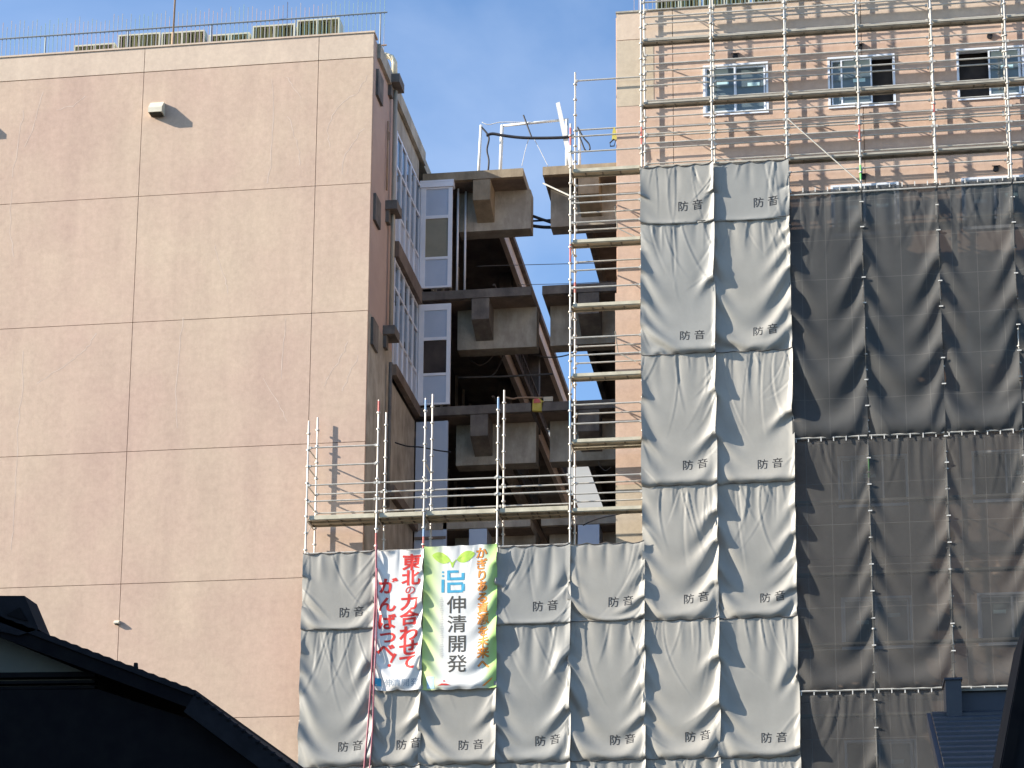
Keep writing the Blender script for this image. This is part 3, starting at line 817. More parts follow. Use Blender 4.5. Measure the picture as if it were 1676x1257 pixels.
def every(n, m, jit, rs):
    return sorted(set(min(max(int(round(q + rs.uniform(-jit, jit))), 0), n - 1) for q in np.linspace(0, n - 1, m)))
specs = []; meta = []
def add_sheet(kind, c, z1, z0, label, group, seed, text=True, **kw):
    x0, x1 = kw.pop('xs', (PX[c], PX[c + 1]))
    rs = np.random.RandomState(seed)
    H = z1 - z0
    ov = kw.pop('ov', 0.03)
    W = x1 - x0 + 2 * ov
    sp = dict(W=W, H=H, seed=seed, sx=kw.pop('sx', rs.uniform(1.002, 1.013)), sy=kw.pop('sy', rs.uniform(1.001, 1.008)), lift=kw.pop('lift', rs.choice([-0.05, 0.0, 0.03, 0.06, 0.09]) * rs.uniform(0.5, 0.95)))
    kw.setdefault('rless', int(rs.choice([0, 1, 2, 3]))); kw.setdefault('tie', rs.uniform(0.45, 0.95)) if kind == 'soundproof_sheet' else None
    nt = kw.pop('nt', max(3, int(W / 0.42) + 1))
    sp['top'] = every(NU, nt, 0.4, rs)
    sp['bottom'] = every(NU, kw.pop('nb', nt), 0.4, rs)
    ns = max(3, int(H / kw.pop('tie', 0.55)) + 1)
    sp['left'] = [j for j in every(NV, ns, 0.8, rs)]
    sp['right'] = [j for j in every(NV, max(3, ns - kw.pop('rless', 2)), 0.8, rs)]
    for q in ('left', 'right'):
        sp[q] = sorted(set(sp[q] + [0, NV - 1]))
    y = kw.pop('y', YS - 0.10)
    m = kw.pop('m', M['tarp'])
    if c == 6: y += 0.03
    if kind == 'soundproof_sheet': sp['jit'] = 0.65
    if 'hidden' in label: y += 0.05; sp.update(jit=0.2, flat=0.2, sx=1.001, sy=1.001, lift=0.0)
    sp.update(kw)
    specs.append(sp); meta.append((kind, x0 - ov, y, z1, W, H, label, group, text, m, seed))
TG = 'grey soundproof sheets hung on the scaffold'
where = ['at the low scaffold\'s left end', 'below the white red-lettered banner', 'below the green-edged banner', 'right of the green-edged banner', 'left of the tall stack of sheets', 'in the tall stack\'s left column', 'in the tall stack\'s right column beside dark nets']
rowA = ['grey soundproof sheet in the upper row %s', 'grey soundproof sheet mostly hidden behind the white red-lettered banner', 'grey soundproof sheet mostly hidden behind the green-edged banner']
mats = ['tarp', 'tarp_b', 'tarp', 'tarp_c', 'tarp_b', 'tarp', 'tarp_c']
for c in range(7):
    if c < 5:
        lab = rowA[c] if c in (1, 2) else rowA[0] % where[c]
        add_sheet('soundproof_sheet', c, 15.05, 13.02, lab, TG, 100 + c, text=c not in (1, 2), m=M[mats[c]])
    else:
        for k, (a, b, nm) in enumerate(((25.22, 23.62, 'topmost'), (23.62, 20.0, 'second from the top'), (20.0, 16.48, 'third from the top'), (16.48, 12.98, 'fourth from the top'))):
            add_sheet('soundproof_sheet', c, a, b, 'grey soundproof sheet, %s %s' % (nm, where[c]), TG, 200 + c * 10 + k, m=M[mats[(c + k) % 7]])
    zb = 13.02 if c < 5 else 12.98
    add_sheet('soundproof_sheet', c, zb, 9.45, 'grey soundproof sheet in the lower row ' + where[c] if c < 5 else 'grey soundproof sheet, fifth from the top ' + where[c], TG, 300 + c, m=M[mats[(c + 3) % 7]])
    add_sheet('soundproof_sheet', c, 9.45, 5.9, 'grey sheet cut by the photo bottom, ' + where[c], TG, 400 + c, m=M[mats[(c + 2) % 7]])
NG = 'dark mesh nets hung on the scaffold'
ncol = ['next to the grey sheets', 'in the second column from the sheets', 'in the third column from the sheets', 'in the column cut by the right edge']
for i in range(4):
    c = 7 + i
    for k, (a, b, nm) in enumerate(((24.32, 17.55, 'upper'), (17.55, 11.02, 'middle'), (11.02, 4.5, 'lower'))):
        add_sheet('mesh_net', c, a, b, 'dark see-through mesh net, %s one %s' % (nm, ncol[i]), NG, 500 + i * 10 + k, text=False, sx=(1.012, 1.015, 1.010, 1.014)[i] if k == 0 else 1.003, sy=1.010 if k == 0 else 1.002, tie=1.1 if k == 0 else 0.9, rless=0, yr=0.0, ov=0.0, nt=6, lift=0.0, ylim=0.08, jit=0.9 if k == 0 else 0.3,
                  y=YS - 0.05, m=M['net'] if k == 0 else M['netlow'])
def gradient_mat(name):
    m = mat(name, (0.8, 0.8, 0.76), 0.6)
    n, l = m.node_tree.nodes, m.node_tree.links
    uv = n.new('ShaderNodeTexCoord'); sx_ = n.new('ShaderNodeSeparateXYZ'); l.new(uv.outputs['UV'], sx_.inputs[0])
    r = n.new('ShaderNodeValToRGB')
    e = r.color_ramp.elements
    e[0].position = 0.0; e[0].color = (0.50, 0.68, 0.20, 1)
    e[1].position = 1.0; e[1].color = (0.36, 0.60, 0.16, 1)
    for p_, c_ in ((0.10, (0.60, 0.74, 0.32)), (0.30, (0.80, 0.80, 0.76)), (0.80, (0.80, 0.80, 0.76)), (0.90, (0.50, 0.70, 0.30))):
        q = e.new(p_); q.color = (*c_, 1)
    l.new(sx_.outputs[0], r.inputs[0]); l.new(r.outputs[0], n['Principled BSDF'].inputs['Base Color'])
    return m
M['banner_white'] = mat('white banner cloth', (0.78, 0.775, 0.74), 0.6, (0.82, 0.81, 0.78), 1.5)
M['banner_green'] = gradient_mat('white banner cloth with green edges')
add_sheet('banner', 1, 15.03, 11.37, 'white vertical banner with two columns of red lettering', 'banners on the low scaffold', 601, text=False, sx=1.0015, sy=1.0015, ov=0.0, flat=0.08, jit=0.35, y=YS - 0.18, yr=-0.02, m=M['banner_white'], lift=0.02, xs=(PX[1] + 0.06, PX[2] + 0.05))
add_sheet('banner', 2, 15.08, 11.34, 'white banner with green edges, sprout emblem and black and orange lettering', 'banners on the low scaffold', 602, text=False, sx=1.002, sy=1.0015, ov=0.0, flat=0.08, jit=0.35, y=YS - 0.185, yr=-0.03, m=M['banner_green'], lift=0.03, xs=(PX[2] + 0.06, PX[3] + 0.04))

for nm_ in ('banner_white', 'banner_green'):
    n, l = M[nm_].node_tree.nodes, M[nm_].node_tree.links
    tr = n.new('ShaderNodeBsdfTranslucent'); tr.inputs[0].default_value = (0.8, 0.8, 0.72, 1)
    ms = n.new('ShaderNodeMixShader'); ms.inputs[0].default_value = 0.12
    l.new(n['Principled BSDF'].outputs[0], ms.inputs[1]); l.new(tr.outputs[0], ms.inputs[2]); l.new(ms.outputs[0], n['Material Output'].inputs[0])
RES = relax(specs)
M['r_red'] = mat('red print', (0.62, 0.035, 0.03), 0.7, (0.68, 0.05, 0.04), 5)
M['r_blue'] = mat('blue print', (0.05, 0.33, 0.52), 0.7, (0.07, 0.38, 0.56), 5)
M['r_lblue'] = mat('light blue print', (0.40, 0.62, 0.78), 0.7, (0.45, 0.66, 0.80), 5)
M['r_leaf'] = mat('leaf green print', (0.36, 0.58, 0.07), 0.7, (0.48, 0.66, 0.12), 4)
M['r_orange'] = mat('orange print', (0.80, 0.27, 0.035), 0.7, (0.84, 0.31, 0.06), 5)
M['r_brown'] = mat('brown outline print', (0.30, 0.12, 0.03), 0.7, (0.34, 0.15, 0.05), 5)
M['r_grey'] = mat('charcoal print', (0.06, 0.058, 0.05), 0.7, (0.08, 0.075, 0.065), 5)
M['r_pale'] = mat('faded print', (0.62, 0.60, 0.54), 0.7, (0.66, 0.62, 0.56), 8)
M['r_bluegrey'] = mat('blue grey print', (0.25, 0.31, 0.38), 0.7, (0.32, 0.37, 0.42), 5)
for (kind, x0, y, z1, W, H, label, group, text, m, seed), G0 in zip(meta, RES):
    UPU, UPV = UPS[2 if kind == 'mesh_net' else 3]
    G = np.einsum('ij,jkc->ikc', UPV, np.einsum('ij,kjc->kic', UPU, G0))
    G = G + np.array([x0, y, z1])
    G = creases(G, seed + 77, int((24 if kind == 'soundproof_sheet' else 9) * max(0.6, H / 3.5)), {'soundproof_sheet': 0.017, 'mesh_net': 0.020, 'banner': 0.006}[kind])
    if kind == 'soundproof_sheet':       # the last hand's width of the sheet wraps forward over its pole
        uu = np.linspace(0, 1, G.shape[1]); vv = np.linspace(0, 1, G.shape[0])
        rs = np.random.RandomState(seed + 9)
        wd = (0.13 + 0.03 * np.sin(vv * 5 + rs.uniform(0, 6)) + 0.015 * np.sin(vv * 17 + rs.uniform(0, 6))) / W
        fl = np.clip((uu[None, :] - (1 - wd[:, None])) / wd[:, None], 0, 1)
        amp = 0.042 + 0.012 * np.sin(vv * 7 + rs.uniform(0, 6))
        G[:, :, 1] -= amp[:, None] * fl ** 1.3
    o = grid_mesh(kind, G, m, None, (x0 + W / 2, y, z1 - H))
    tag(o, label, 'sheet' if kind == 'soundproof_sheet' else ('net' if kind == 'mesh_net' else 'banner'), group)
    if kind == 'soundproof_sheet':
        # pressed hem lines and the eyelet cord along the top edge
        ep = MB()
        nn = G.shape[1]
        ep.tube([tuple(G[0, i] + np.array([0, -0.012, 0.0])) for i in range(0, nn, 2)], 0.010, 5)
        ep.build('eyelet_cord', M['grey_cable'], o)
        if text:
            pr = Print(G, 0.005)
            rs = np.random.RandomState(seed + 5)
            tw = 0.285 / W; th = 0.285 / H
            b = 1 - (0.60 + rs.uniform(-0.02, 0.03)) / H
            a = 0.60 + rs.uniform(-0.03, 0.02)
            pr.char('防', a, b, tw, th, 0.0); pr.char('音', a + 0.205 * 1.84 / W * 0.97, b, tw, th, 0.0)
            pr.build('lettering', M['ink'], o)
    elif kind == 'mesh_net':
        nn = G.shape[1]
        for i in range(2, nn - 1, 8):
            ep = MB(); p = G[0, i]; ep.box(p[0] - 0.012, p[0] + 0.012, p[1] - 0.05, p[1] - 0.03, p[2] - 0.07, p[2] + 0.05); ep.build('tie_cord', M['tie'], o)
    elif label.startswith('white vertical'):
        pr = Print(G, 0.005)
        def ab(px, py): return ((px - 85 - (py - 40) * -0.015) / 405, (py - 38) / 1155)
        for ch, px, py, sz in (('東', 388, 135, 165), ('北', 380, 262, 160), ('の', 374, 362, 95), ('力', 372, 462, 165), ('合', 366, 588, 160), ('わ', 364, 722, 170), ('せ', 362, 838, 165), ('て', 357, 955, 165),
                               ('が', 188, 325, 165), ('ん', 180, 475, 160), ('ば', 175, 618, 165), ('つ', 186, 742, 150), ('べ', 172, 856, 165)):
            a, b = ab(px, py); pr.char(ch, a, b, sz / 405, sz * 0.83 / 1155, 0.030 if ch != 'の' else 0.01)
        a, b = ab(172, 950); pr.char('！', a + 0.22, b, 165 / 405, 150 / 1155, 0.02, -0.45)
        pr.build('red_lettering', M['r_red'], o)
        pr = Print(G, 0.005); a, b = ab(105, 1125); pr.rect(a - 0.07, b - 0.028, a + 0.07, b + 0.03); pr.build('emblem', M['r_blue'], o)
        pr = Print(G, 0.005)
        for ch, px in (('伸', 200), ('清', 265), ('開', 340), ('発', 415)):
            a, b = ab(px, 1128); pr.char(ch, a, b, 72 / 405, 66 / 1155, 0.006)
        pr.build('company_lettering', M['r_bluegrey'], o)
    elif kind == 'banner':
        def ab(px, py): return ((px - 500 + (py - 30) * 0.022) / 575, (py - 20) / 1165)
        def leaf(cx_, cy_, wd, hg, flip):
            pts = []
            for k in range(14):
                t = k / 13; pts.append((cx_ + flip * wd * (0.5 - t), cy_ - hg * 0.5 * math.sin(math.pi * t) ** 0.7 + hg * 0.25 * (1 - 2 * t) * -1))
            for k in range(1, 13):
                t = 1 - k / 13; pts.append((cx_ + flip * wd * (0.5 - t), cy_ + hg * 0.5 * math.sin(math.pi * t) ** 0.7 + hg * 0.25 * (1 - 2 * t) * -1))
            return [ab(*q) for q in pts]
        pr = Print(G, 0.005); pr.poly(leaf(635, 112, 145, 85, -1), 2); pr.poly(leaf(828, 108, 145, 85, 1), 2)
        pr.poly([ab(*q) for q in ((718, 190), (705, 150), (690, 130), (700, 132), (722, 165), (745, 130), (757, 126), (738, 152), (726, 190))], 2)
        pr.build('sprout_emblem', M['r_leaf'], o)
        pr = Print(G, 0.005)
        for a0, b0, a1, b1 in ((680, 212, 768, 232), (680, 232, 702, 290), (680, 268, 815, 290), (792, 234, 815, 268),
                               (680, 308, 800, 328), (680, 328, 702, 390), (702, 370, 800, 390), (790, 320, 814, 378),
                               (640, 218, 655, 232), (640, 248, 655, 262), (636, 284, 656, 388)):
            A, Bb = ab(a0, b0), ab(a1, b1); pr.rect(A[0], A[1], Bb[0], Bb[1])
        pr.build('blue_emblem', M['r_blue'], o)
        pr = Print(G, 0.005)
        for ch, py in (('伸', 485), ('清', 640), ('開', 800), ('発', 962)):
            a, b = ab(752, py); pr.char(ch, a, b, 155 / 575, 150 / 1165, 0.008)
        pr.build('black_lettering', M['r_grey'], o)
        for bold, mm, lf in ((0.040, 'r_brown', 0.004), (0.010, 'r_orange', 0.009)):
            pr = Print(G, lf)
            for ch, py in zip('かぎりある資源を未来へ', (85, 175, 265, 352, 440, 527, 617, 712, 802, 892, 982)):
                a, b = ab(952, py); pr.char(ch, a, b, 92 / 575, 92 / 1165, bold)
            pr.build('orange_lettering' if mm == 'r_orange' else 'lettering_outline', M[mm], o)
        pr = Print(G, 0.005)
        for k in range(34):
            a, b = ab(632, 430 + k * 14.5); ww_ = 0.012 + 0.016 * ((k * 7) % 5) / 5
            pr.rect(a - ww_, b - 0.003, a + ww_, b + 0.002)
        pr.build('faded_lettering', M['r_pale'], o)
        pr = Print(G, 0.005); a, b = ab(545, 1125); pr.rect(a - 0.055, b - 0.04, a + 0.055, b + 0.04); pr.build('pale_blue_mark', M['r_lblue'], o)
        pr = Print(G, 0.005); a, b = ab(655, 1140); pr.poly([(a - 0.09, b + 0.008), (a - 0.03, b - 0.006), (a + 0.03, b - 0.006), (a + 0.09, b + 0.006), (a + 0.03, b + 0.006), (a - 0.03, b + 0.006)], 2); pr.poly([(a - 0.012, b - 0.03), (a + 0.012, b - 0.03), (a + 0.012, b - 0.02), (a - 0.012, b - 0.02)], 2)
        pr.build('red_mark', M['r_red'], o); pr = Print(G, 0.005)
        pr.poly([ab(*q) for q in ((940, 1165), (1000, 1115), (1025, 1098), (1010, 1122), (960, 1165))], 2); pr.build('orange_mark', M['r_orange'], o)

# rails that the nets are tied to (part of the tall scaffold)
for z in (17.58, 11.05, 24.18):
    for i in range(7, 11):
        a = MB(); a.tube([(PX[i] + 0.03, YS - 0.085, z), (PX[i + 1] - 0.03, YS - 0.085, z)], 0.024, 7)
        a.build('net_rail', M['steel'], TS)
for i in range(8, 12):     # clips that hold the net to the poles
    for z in np.arange(8.5 + 0.1 * (i % 3), 24.2, 0.69):
        k = MB(); k.box(PX[i] - 0.05, PX[i] + 0.05, YS - 0.10, YS - 0.075, z, z + 0.03); k.build('net_clip', M['tie'], TS)

# ---------------------------------------------------------------- roof: fence, louvred units, mast
YFN = 51.2
fz0, fz1 = 30.3, 32.40
FN = thing('roof_fence', (-25, YFN, 30.2), 'thin wire safety fence along the roof edge of the pink building', 'fence')
b = MB()
x = -39.0
while x < -12.0:
    b.box(x - 0.008, x + 0.008, YFN - 0.008, YFN + 0.008, fz0, fz1 + 0.08 + random.uniform(-0.15, 0.10)); x += 0.13
b.build('wire_mesh', M['fence'], FN)
b = MB(); b.tube([(-39, YFN - 0.02, 32.0), (-12.0, YFN - 0.02, 32.0)], 0.022, 6); b.build('rail', M['fencerail'], FN)
b = MB(); b.tube([(-12.45, YFN - 0.02, 30.97), (-12.0, YFN - 0.02, 30.97)], 0.022, 6); b.build('rail', M['rust'], FN)
for x in np.arange(-37.2, -12, 2.5): b = MB(); b.tube([(x, YFN, 30.0), (x, YFN, 32.02)], 0.022, 6); b.build('post', M['fencerail'], FN)
FN2 = thing('roof_fence', (8, YFN, 30.3), 'thin wire safety fence along the roof of the peach building', 'fence')
b = MB(); x = -4.9
while x < 20: b.box(x - 0.008, x + 0.008, YFN - 0.008, YFN + 0.008, fz0, fz1); x += 0.13
b.build('wire_mesh', M['fence'], FN2)
b = MB(); b.tube([(-4.9, YFN - 0.02, 32.0), (20, YFN - 0.02, 32.0)], 0.022, 6); b.build('rail', M['fencerail'], FN2)

def louvre_unit(xs, top, label, group, y=52.5, base=29.9):
    x0, x1 = xs[0][0], xs[-1][1]
    t = thing('louvred_unit', ((x0 + x1) / 2, y, base), label, 'roof unit', group)
    f = MB()
    for a, b_ in xs:
        f.box(a - 0.03, a + 0.01, y, y + 0.5, base, top); f.box(b_ - 0.01, b_ + 0.03, y, y + 0.5, base, top)
    f.box(x0 - 0.03, x1 + 0.03, y, y + 0.5, top + 0.002, top + 0.05)
    f.build('frame', M['louvreframe'], t)
    for a, b_ in xs:
        l_ = MB(); n = int((b_ - a) / 0.095)
        for k in range(n):
            xx = a + 0.02 + k * (b_ - a - 0.04) / n
            l_.prism([(xx, y + 0.02, base), (xx + 0.052, y + 0.035, base), (xx + 0.052, y + 0.05, base), (xx, y + 0.035, base)], (0, 0, top - base))
        o = l_.build('louvre', M['louvre'], t)
        d = MB(); d.box(a + 0.012, b_ - 0.012, y + 0.12, y + 0.4, base, top - 0.01); d.build('back_panel', M['louvredark'], o)
UG = 'louvred units on the roofs'
louvre_unit([(-21.83, -21.25), (-21.21, -20.63)], 32.40, 'small louvred roof unit, leftmost of the row behind the fence', UG)
louvre_unit([(-20.47, -19.87), (-19.83, -19.24)], 32.64, 'wide louvred roof unit left of the brown mast', UG)
louvre_unit([(-19.13, -18.55), (-18.51, -17.87)], 32.62, 'wide louvred roof unit beside and right of the brown mast', UG)
louvre_unit([(-17.68, -17.12), (-17.01, -16.49)], 32.44, 'low louvred roof unit in the middle of the row behind the fence', UG)
louvre_unit([(-16.34, -15.74), (-15.69, -15.13)], 32.63, 'louvred roof unit second from the right on the pink building', UG)
louvre_unit([(-15.0, -14.44), (-14.39, -13.78)], 32.72, 'tall louvred roof unit nearest the corner of the pink building', UG)
louvre_unit([(-4.37, -3.75), (-3.66, -3.13)], 32.70, 'louvred roof unit at the left end of the peach building roof', UG)
louvre_unit([(-3.01, -2.43), (-2.34, -1.73)], 32.70, 'louvred roof unit second from the left on the peach building roof', UG)
louvre_unit([(-1.6, -1.0), (-0.95, -0.35)], 32.70, 'louvred roof unit third from the left on the peach building roof', UG)
MA = thing('mast', (-17.98, 50.2, 30.1), 'slender brown mast rising from the roof of the pink building', 'mast')
b = MB(); b.tube([(-17.98, 50.2, 29.9), (-17.98, 50.2, 31.2)], 0.05, 8); b.build('base', M['rust'], MA, True)
b = MB(); b.tube([(-17.98, 50.2, 31.2), (-17.93, 50.2, 36)], 0.028, 8); b.build('pole', M['rust'], MA, True)

# ---------------------------------------------------------------- leftovers on the corridor roof
YP = 56.5
PF = thing('pipe_frame', (-8.8, YP, 29.25), 'white pipe frame standing on the cut corridor roof', 'frame')
b = MB(); b.tube([(-10.28, YP, 29.25), (-10.20, YP, 31.24)], 0.045, 8); b.build('post', M['white'], PF, True)
b = MB(); b.tube([(-9.58, YP - 0.1, 29.25), (-9.52, YP - 0.1, 31.14)], 0.055, 8); b.build('post', M['white'], PF, True)
b = MB(); b.tube([(-9.52, YP - 0.1, 31.12), (-7.45, YP - 0.1, 31.20)], 0.04, 8); b.build('crossbar', M['white'], PF, True)
b = MB(); b.tube([(-7.5, YP - 0.1, 29.25), (-7.5, YP - 0.1, 31.2)], 0.05, 8); b.build('post', M['white'], PF, True)
b = MB(); b.tube([(-7.12, YP, 29.25), (-7.12, YP, 30.9)], 0.05, 8); b.build('post', M['white'], PF, True)
LP = MB(); LP.prism([(-7.82, YP - 0.3, 31.66), (-7.70, YP - 0.3, 31.70), (-7.20, YP - 0.25, 29.27), (-7.36, YP - 0.25, 29.27)], (0, 0.06, 0))
tag(LP.build('leaning_board', M['white']), 'long white board leaning against the pipe frame beside the scaffold pole', 'board')
RD = MB(); RD.tube([(-8.84, YP - 0.2, 31.38), (-8.57, YP - 0.15, 30.6)], 0.028, 6)
tag(RD.build('steel_rod', M['black']), 'short dark rod hung aslant across the pipe frame', 'rod')
def cable(pts, r, label, m='black', cat='cable', name='cable', n=6, group=None):
    # smooth the polyline
    P_ = [Vector(p) for p in pts]; out = []
    for i in range(len(P_) - 1):
        p0, p1, p2, p3 = P_[max(i - 1, 0)], P_[i], P_[i + 1], P_[min(i + 2, len(P_) - 1)]
        for k in range(6):
            t = k / 6
            out.append(0.5 * ((2 * p1) + (p2 - p0) * t + (2 * p0 - 5 * p1 + 4 * p2 - p3) * t * t + (3 * p1 - p0 - 3 * p2 + p3) * t ** 3))
    out.append(P_[-1])
    mbx = MB(); mbx.tube(out, r, n)
    return tag(mbx.build(name, M[m], None, True), label, cat, group)
px_ = lambda L, Y: [at(x, y, Y) for x, y in L]
cable(px_([(788, 208), (800, 224), (797, 245), (800, 262), (799, 279)], 56.3), 0.03, 'dark cable dropping from the left end of the pipe frame')
cable(px_([(796, 222), (806, 219), (825, 222), (850, 225), (880, 226), (922, 225), (940, 222)], 56.2), 0.045, 'thick dark cable sagging along the pipe frame')
cable(px_([(866, 225), (860, 245), (854, 272)], 56.3), 0.010, 'thin pale cord, left of the pair hanging below the rod', 'tie')
cable(px_([(874, 227), (885, 248), (897, 272)], 56.3), 0.010, 'thin pale cord, right of the pair hanging below the rod', 'tie')
cable(px_([(789, 200), (800, 204), (820, 200), (860, 200), (920, 198)], 56.6), 0.012, 'thin pale line along the top of the pipe frame', 'tie')
cable(px_([(945, 208), (955, 225), (964, 236), (965, 246), (958, 246), (952, 232), (948, 222)], 48.7), 0.022, 'coil of dark hose hanging from the scaffold ledger by the tall pole')
cable(px_([(752, 367), (790, 366), (830, 362), (848, 352), (866, 352), (890, 360), (915, 366), (945, 358)], 56.9), 0.045, 'thick black cable bundle slung under the topmost corridor beams')
cable(px_([(835, 368), (845, 366), (866, 369), (895, 372), (925, 370), (950, 362)], 57.0), 0.05, 'second black cable bundle sagging across the cut below the first')
cable(px_([(866, 362), (900, 360), (945, 356)], 57.1), 0.03, 'straight black cable across the cut under the top beams')
cable(px_([(752, 370), (780, 374), (810, 378), (836, 372)], 57.2), 0.02, 'loose dark cable at the left under the topmost beam', 'grey_cable')
cable(px_([(780, 436), (840, 434), (1000, 430)], 56.6), 0.010, 'thin grey wire stretched across the gap below the top beams', 'grey_cable')
cable(px_([(848, 466), (940, 464), (1005, 460)], 56.0), 0.009, 'thin grey wire stretched across the gap at the second floor', 'grey_cable')
cable(px_([(770, 590), (785, 598), (800, 590), (812, 572), (816, 555)], 57.8), 0.022, 'grey cable looping in the dark bay of the second storey', 'grey_cable')
cable(px_([(800, 618), (812, 608), (822, 585), (828, 560)], 57.9), 0.02, 'grey cable curving upward right of the loop in the second storey', 'grey_cable')
cable(px_([(840, 562), (865, 577), (890, 584), (915, 584), (940, 578)], 57.6), 0.020, 'grey cable drooping past the gallery edge below the second floor', 'grey_cable')
cable(px_([(750, 618), (830, 616), (905, 612)], 57.5), 0.030, 'grey pipe running level across the second storey bay', 'grey_cable', 'pipe', 'loose_pipe')
cable(px_([(745, 735), (775, 743), (800, 738), (812, 732)], 57.2), 0.025, 'grey cable festoon under the third floor beam', 'grey_cable')
cable(px_([(825, 650), (840, 653), (850, 651), (890, 651)], 55.9), 0.030, 'rusty loose pipe lying on the third floor slab', 'rust', 'pipe', 'loose_pipe')
cable(px_([(640, 722), (665, 730), (690, 732), (715, 737), (738, 740)], 53.0), 0.020, 'dark cable sagging across the grey wall behind the low scaffold')
cable(px_([(1000, 722), (987, 738), (980, 758), (990, 770), (1000, 765)], 56.5), 0.012, 'thin dark cable loop hanging under the third floor at right', 'grey_cable')
cable(px_([(700, 815), (760, 812), (930, 808)], 56.6), 0.010, 'thin grey wire across the lowest visible storey', 'grey_cable')
cable(px_([(954, 860), (975, 850), (1005, 843), (1030, 838)], 48.9), 0.018, 'dark cord tied to the deck of the narrow bay', 'black')
# small things
BG = thing('cloth_bag', at(880, 668, 55.7), 'small yellow and red cloth bag hung at the cut edge of the third floor', 'bag')
c0 = Vector(at(880, 660, 55.6))
b = MB(); b.prism([c0 + Vector((-0.16, 0, -0.22)), c0 + Vector((0.12, 0, -0.25)), c0 + Vector((0.17, 0, 0.05)), c0 + Vector((0.06, 0, 0.16)), c0 + Vector((-0.15, 0, 0.12))], (0, 0.12, 0)); b.build('pouch', M['yellow'], BG)
b = MB(); b.prism([c0 + Vector((-0.13, -0.01, 0.0)), c0 + Vector((0.1, -0.01, 0.02)), c0 + Vector((0.05, -0.01, 0.13)), c0 + Vector((-0.1, -0.01, 0.15))], (0, 0.008, 0)); b.build('flap', M['redtape'], BG)
b = MB(); b.box(c0.x + 0.17, c0.x + 0.45, c0.y + 0.02, c0.y + 0.1, c0.z + 0.06, c0.z + 0.2); b.build('roll', M['deck'], BG)
c1 = Vector(at(1005, 222, 49.0))
TL = thing('tool_bag', c1, 'yellow tool bag hanging from a ledger at the corner of the peach building', 'bag')
b = MB(); b.prism([c1 + Vector((-0.06, 0, -0.1)), c1 + Vector((0.07, 0, -0.12)), c1 + Vector((0.05, 0, 0.16)), c1 + Vector((0.0, 0, 0.26)), c1 + Vector((-0.04, 0, 0.14))], (0, 0.06, 0)); b.build('pouch', M['yellow'], TL)
b = MB(); b.tube([c1 + Vector((0.0, 0, -0.1)), c1 + Vector((-0.11, 0, -0.2)), c1 + Vector((-0.10, 0, -0.3)), c1 + Vector((0.0, 0, -0.3)), c1 + Vector((0.05, 0, -0.12))], 0.018, 6); b.build('strap', M['black'], TL)
hs = [(0, 617, 890), (1, 616, 960), (2, 612, 1040), (3, 608, 1120), (4, 603, 1190), (5, 597, 1257), (6, 594, 1300)]
cable([at(x - 1, y, 48.10) for _, x, y in hs], 0.024, 'pink red hose hanging left of the white banner, the left of two', 'redhose', 'hose', 'hose', 7, 'red hoses')
cable([at(x + 4, y, 48.08) for _, x, y in [(0, 613, 930)] + hs[2:4] + [(4, 606, 1190), (5, 601, 1257), (6, 598, 1300)]], 0.02, 'pink red hose hanging left of the white banner, the right of two', 'redhose', 'hose', 'hose', 7, 'red hoses')

# ---------------------------------------------------------------- houses in the foreground
# tiled house at the lower left: gable end towards the camera
TH = thing('tiled_house', (-9, 21, GZ), 'dark tiled house with a plastered gable in the lower left corner', 'house')
YH = 20.0
def hp(px, py, Y=YH): return Vector(at(px, py, Y))
def roof_slope(pts_px, depth, thick, m, name, parent, seg=None):
    top = [hp(*q) for q in pts_px]
    poly = top + [p - Vector((0, 0, thick)) for p in reversed(top)]
    r = MB(); r.prism(poly, (0, depth, 0)); return r.build(name, m, parent)
# scalloped verge: main slope from ridge (off frame left) to the kink, then the steeper hip
A0, A1 = hp(-160, 950), hp(320, 1131)
pts = []
N = 27
for k in range(N * 4 + 1):
    t = k / (N * 4)
    p = A0.lerp(A1, t)
    ph = (t * N) % 1.0
    pts.append(p + Vector((0, 0, 0.022 * (1 - ph) * (1 if ph > 0.02 else 0.5))))
poly = pts + [A1 - Vector((0, 0, 0.055)), A0 - Vector((0, 0, 0.055))]
r = MB(); r.prism(poly, (0, 6.5, 0)); r.build('roof', M['tile'], TH)
bb = MB(); bb.prism([A0 - Vector((0, -0.03, 0.058)), A1 - Vector((0, -0.03, 0.058)), A1 + Vector((-0.10, 0.03, -0.165)), A0 - Vector((0, -0.03, 0.215))], (0, 0.06, 0)); bb.build('bargeboard', M['timber'], TH)
# hip slope
B0, B1 = hp(320, 1131) + Vector((0, 0.0, -0.02)), hp(640, 1378)
hp_pts = [B0, B1]
r = MB(); r.prism([B0, B1, B1 + Vector((0, 0, -0.25)), B0 + Vector((-0.12, 0, -0.20))], (0, 6.5, 0)); r.build('hip_roof', M['tile'], TH)
for k in range(26):
    tl_ = MB()
    p = B0.lerp(B1, (k + 0.5) / 26); tl_.tube([p + Vector((-0.02, 0.0, -0.01)), p + Vector((0.02, 0.0, -0.02))], 0.022, 6)
    tl_.build('verge_tile', M['tile'], TH)
# ridge end ornament
rg = MB(); rg.prism([hp(-60, 975), hp(40, 975), hp(63, 1030), hp(30, 1040), hp(-60, 1020)], (0, 0.35, 0)); o = rg.build('ridge_end', M['tile'], TH)
rg = MB(); rg.prism([hp(10, 1006, YH - 0.02), hp(32, 994, YH - 0.02), hp(45, 1016, YH - 0.02), hp(28, 1012, YH - 0.02)], (0, 0.015, 0)); rg.build('ridge_moulding', M['timber'], o)
rn = MB(); cc = hp(217, 1086); rn.tube([cc + Vector((0, 0.1, -0.03)), cc + Vector((0, 0.1, 0.03))], [0.03, 0.022], 8); rn.build('snow_stop', M['tile'], TH)
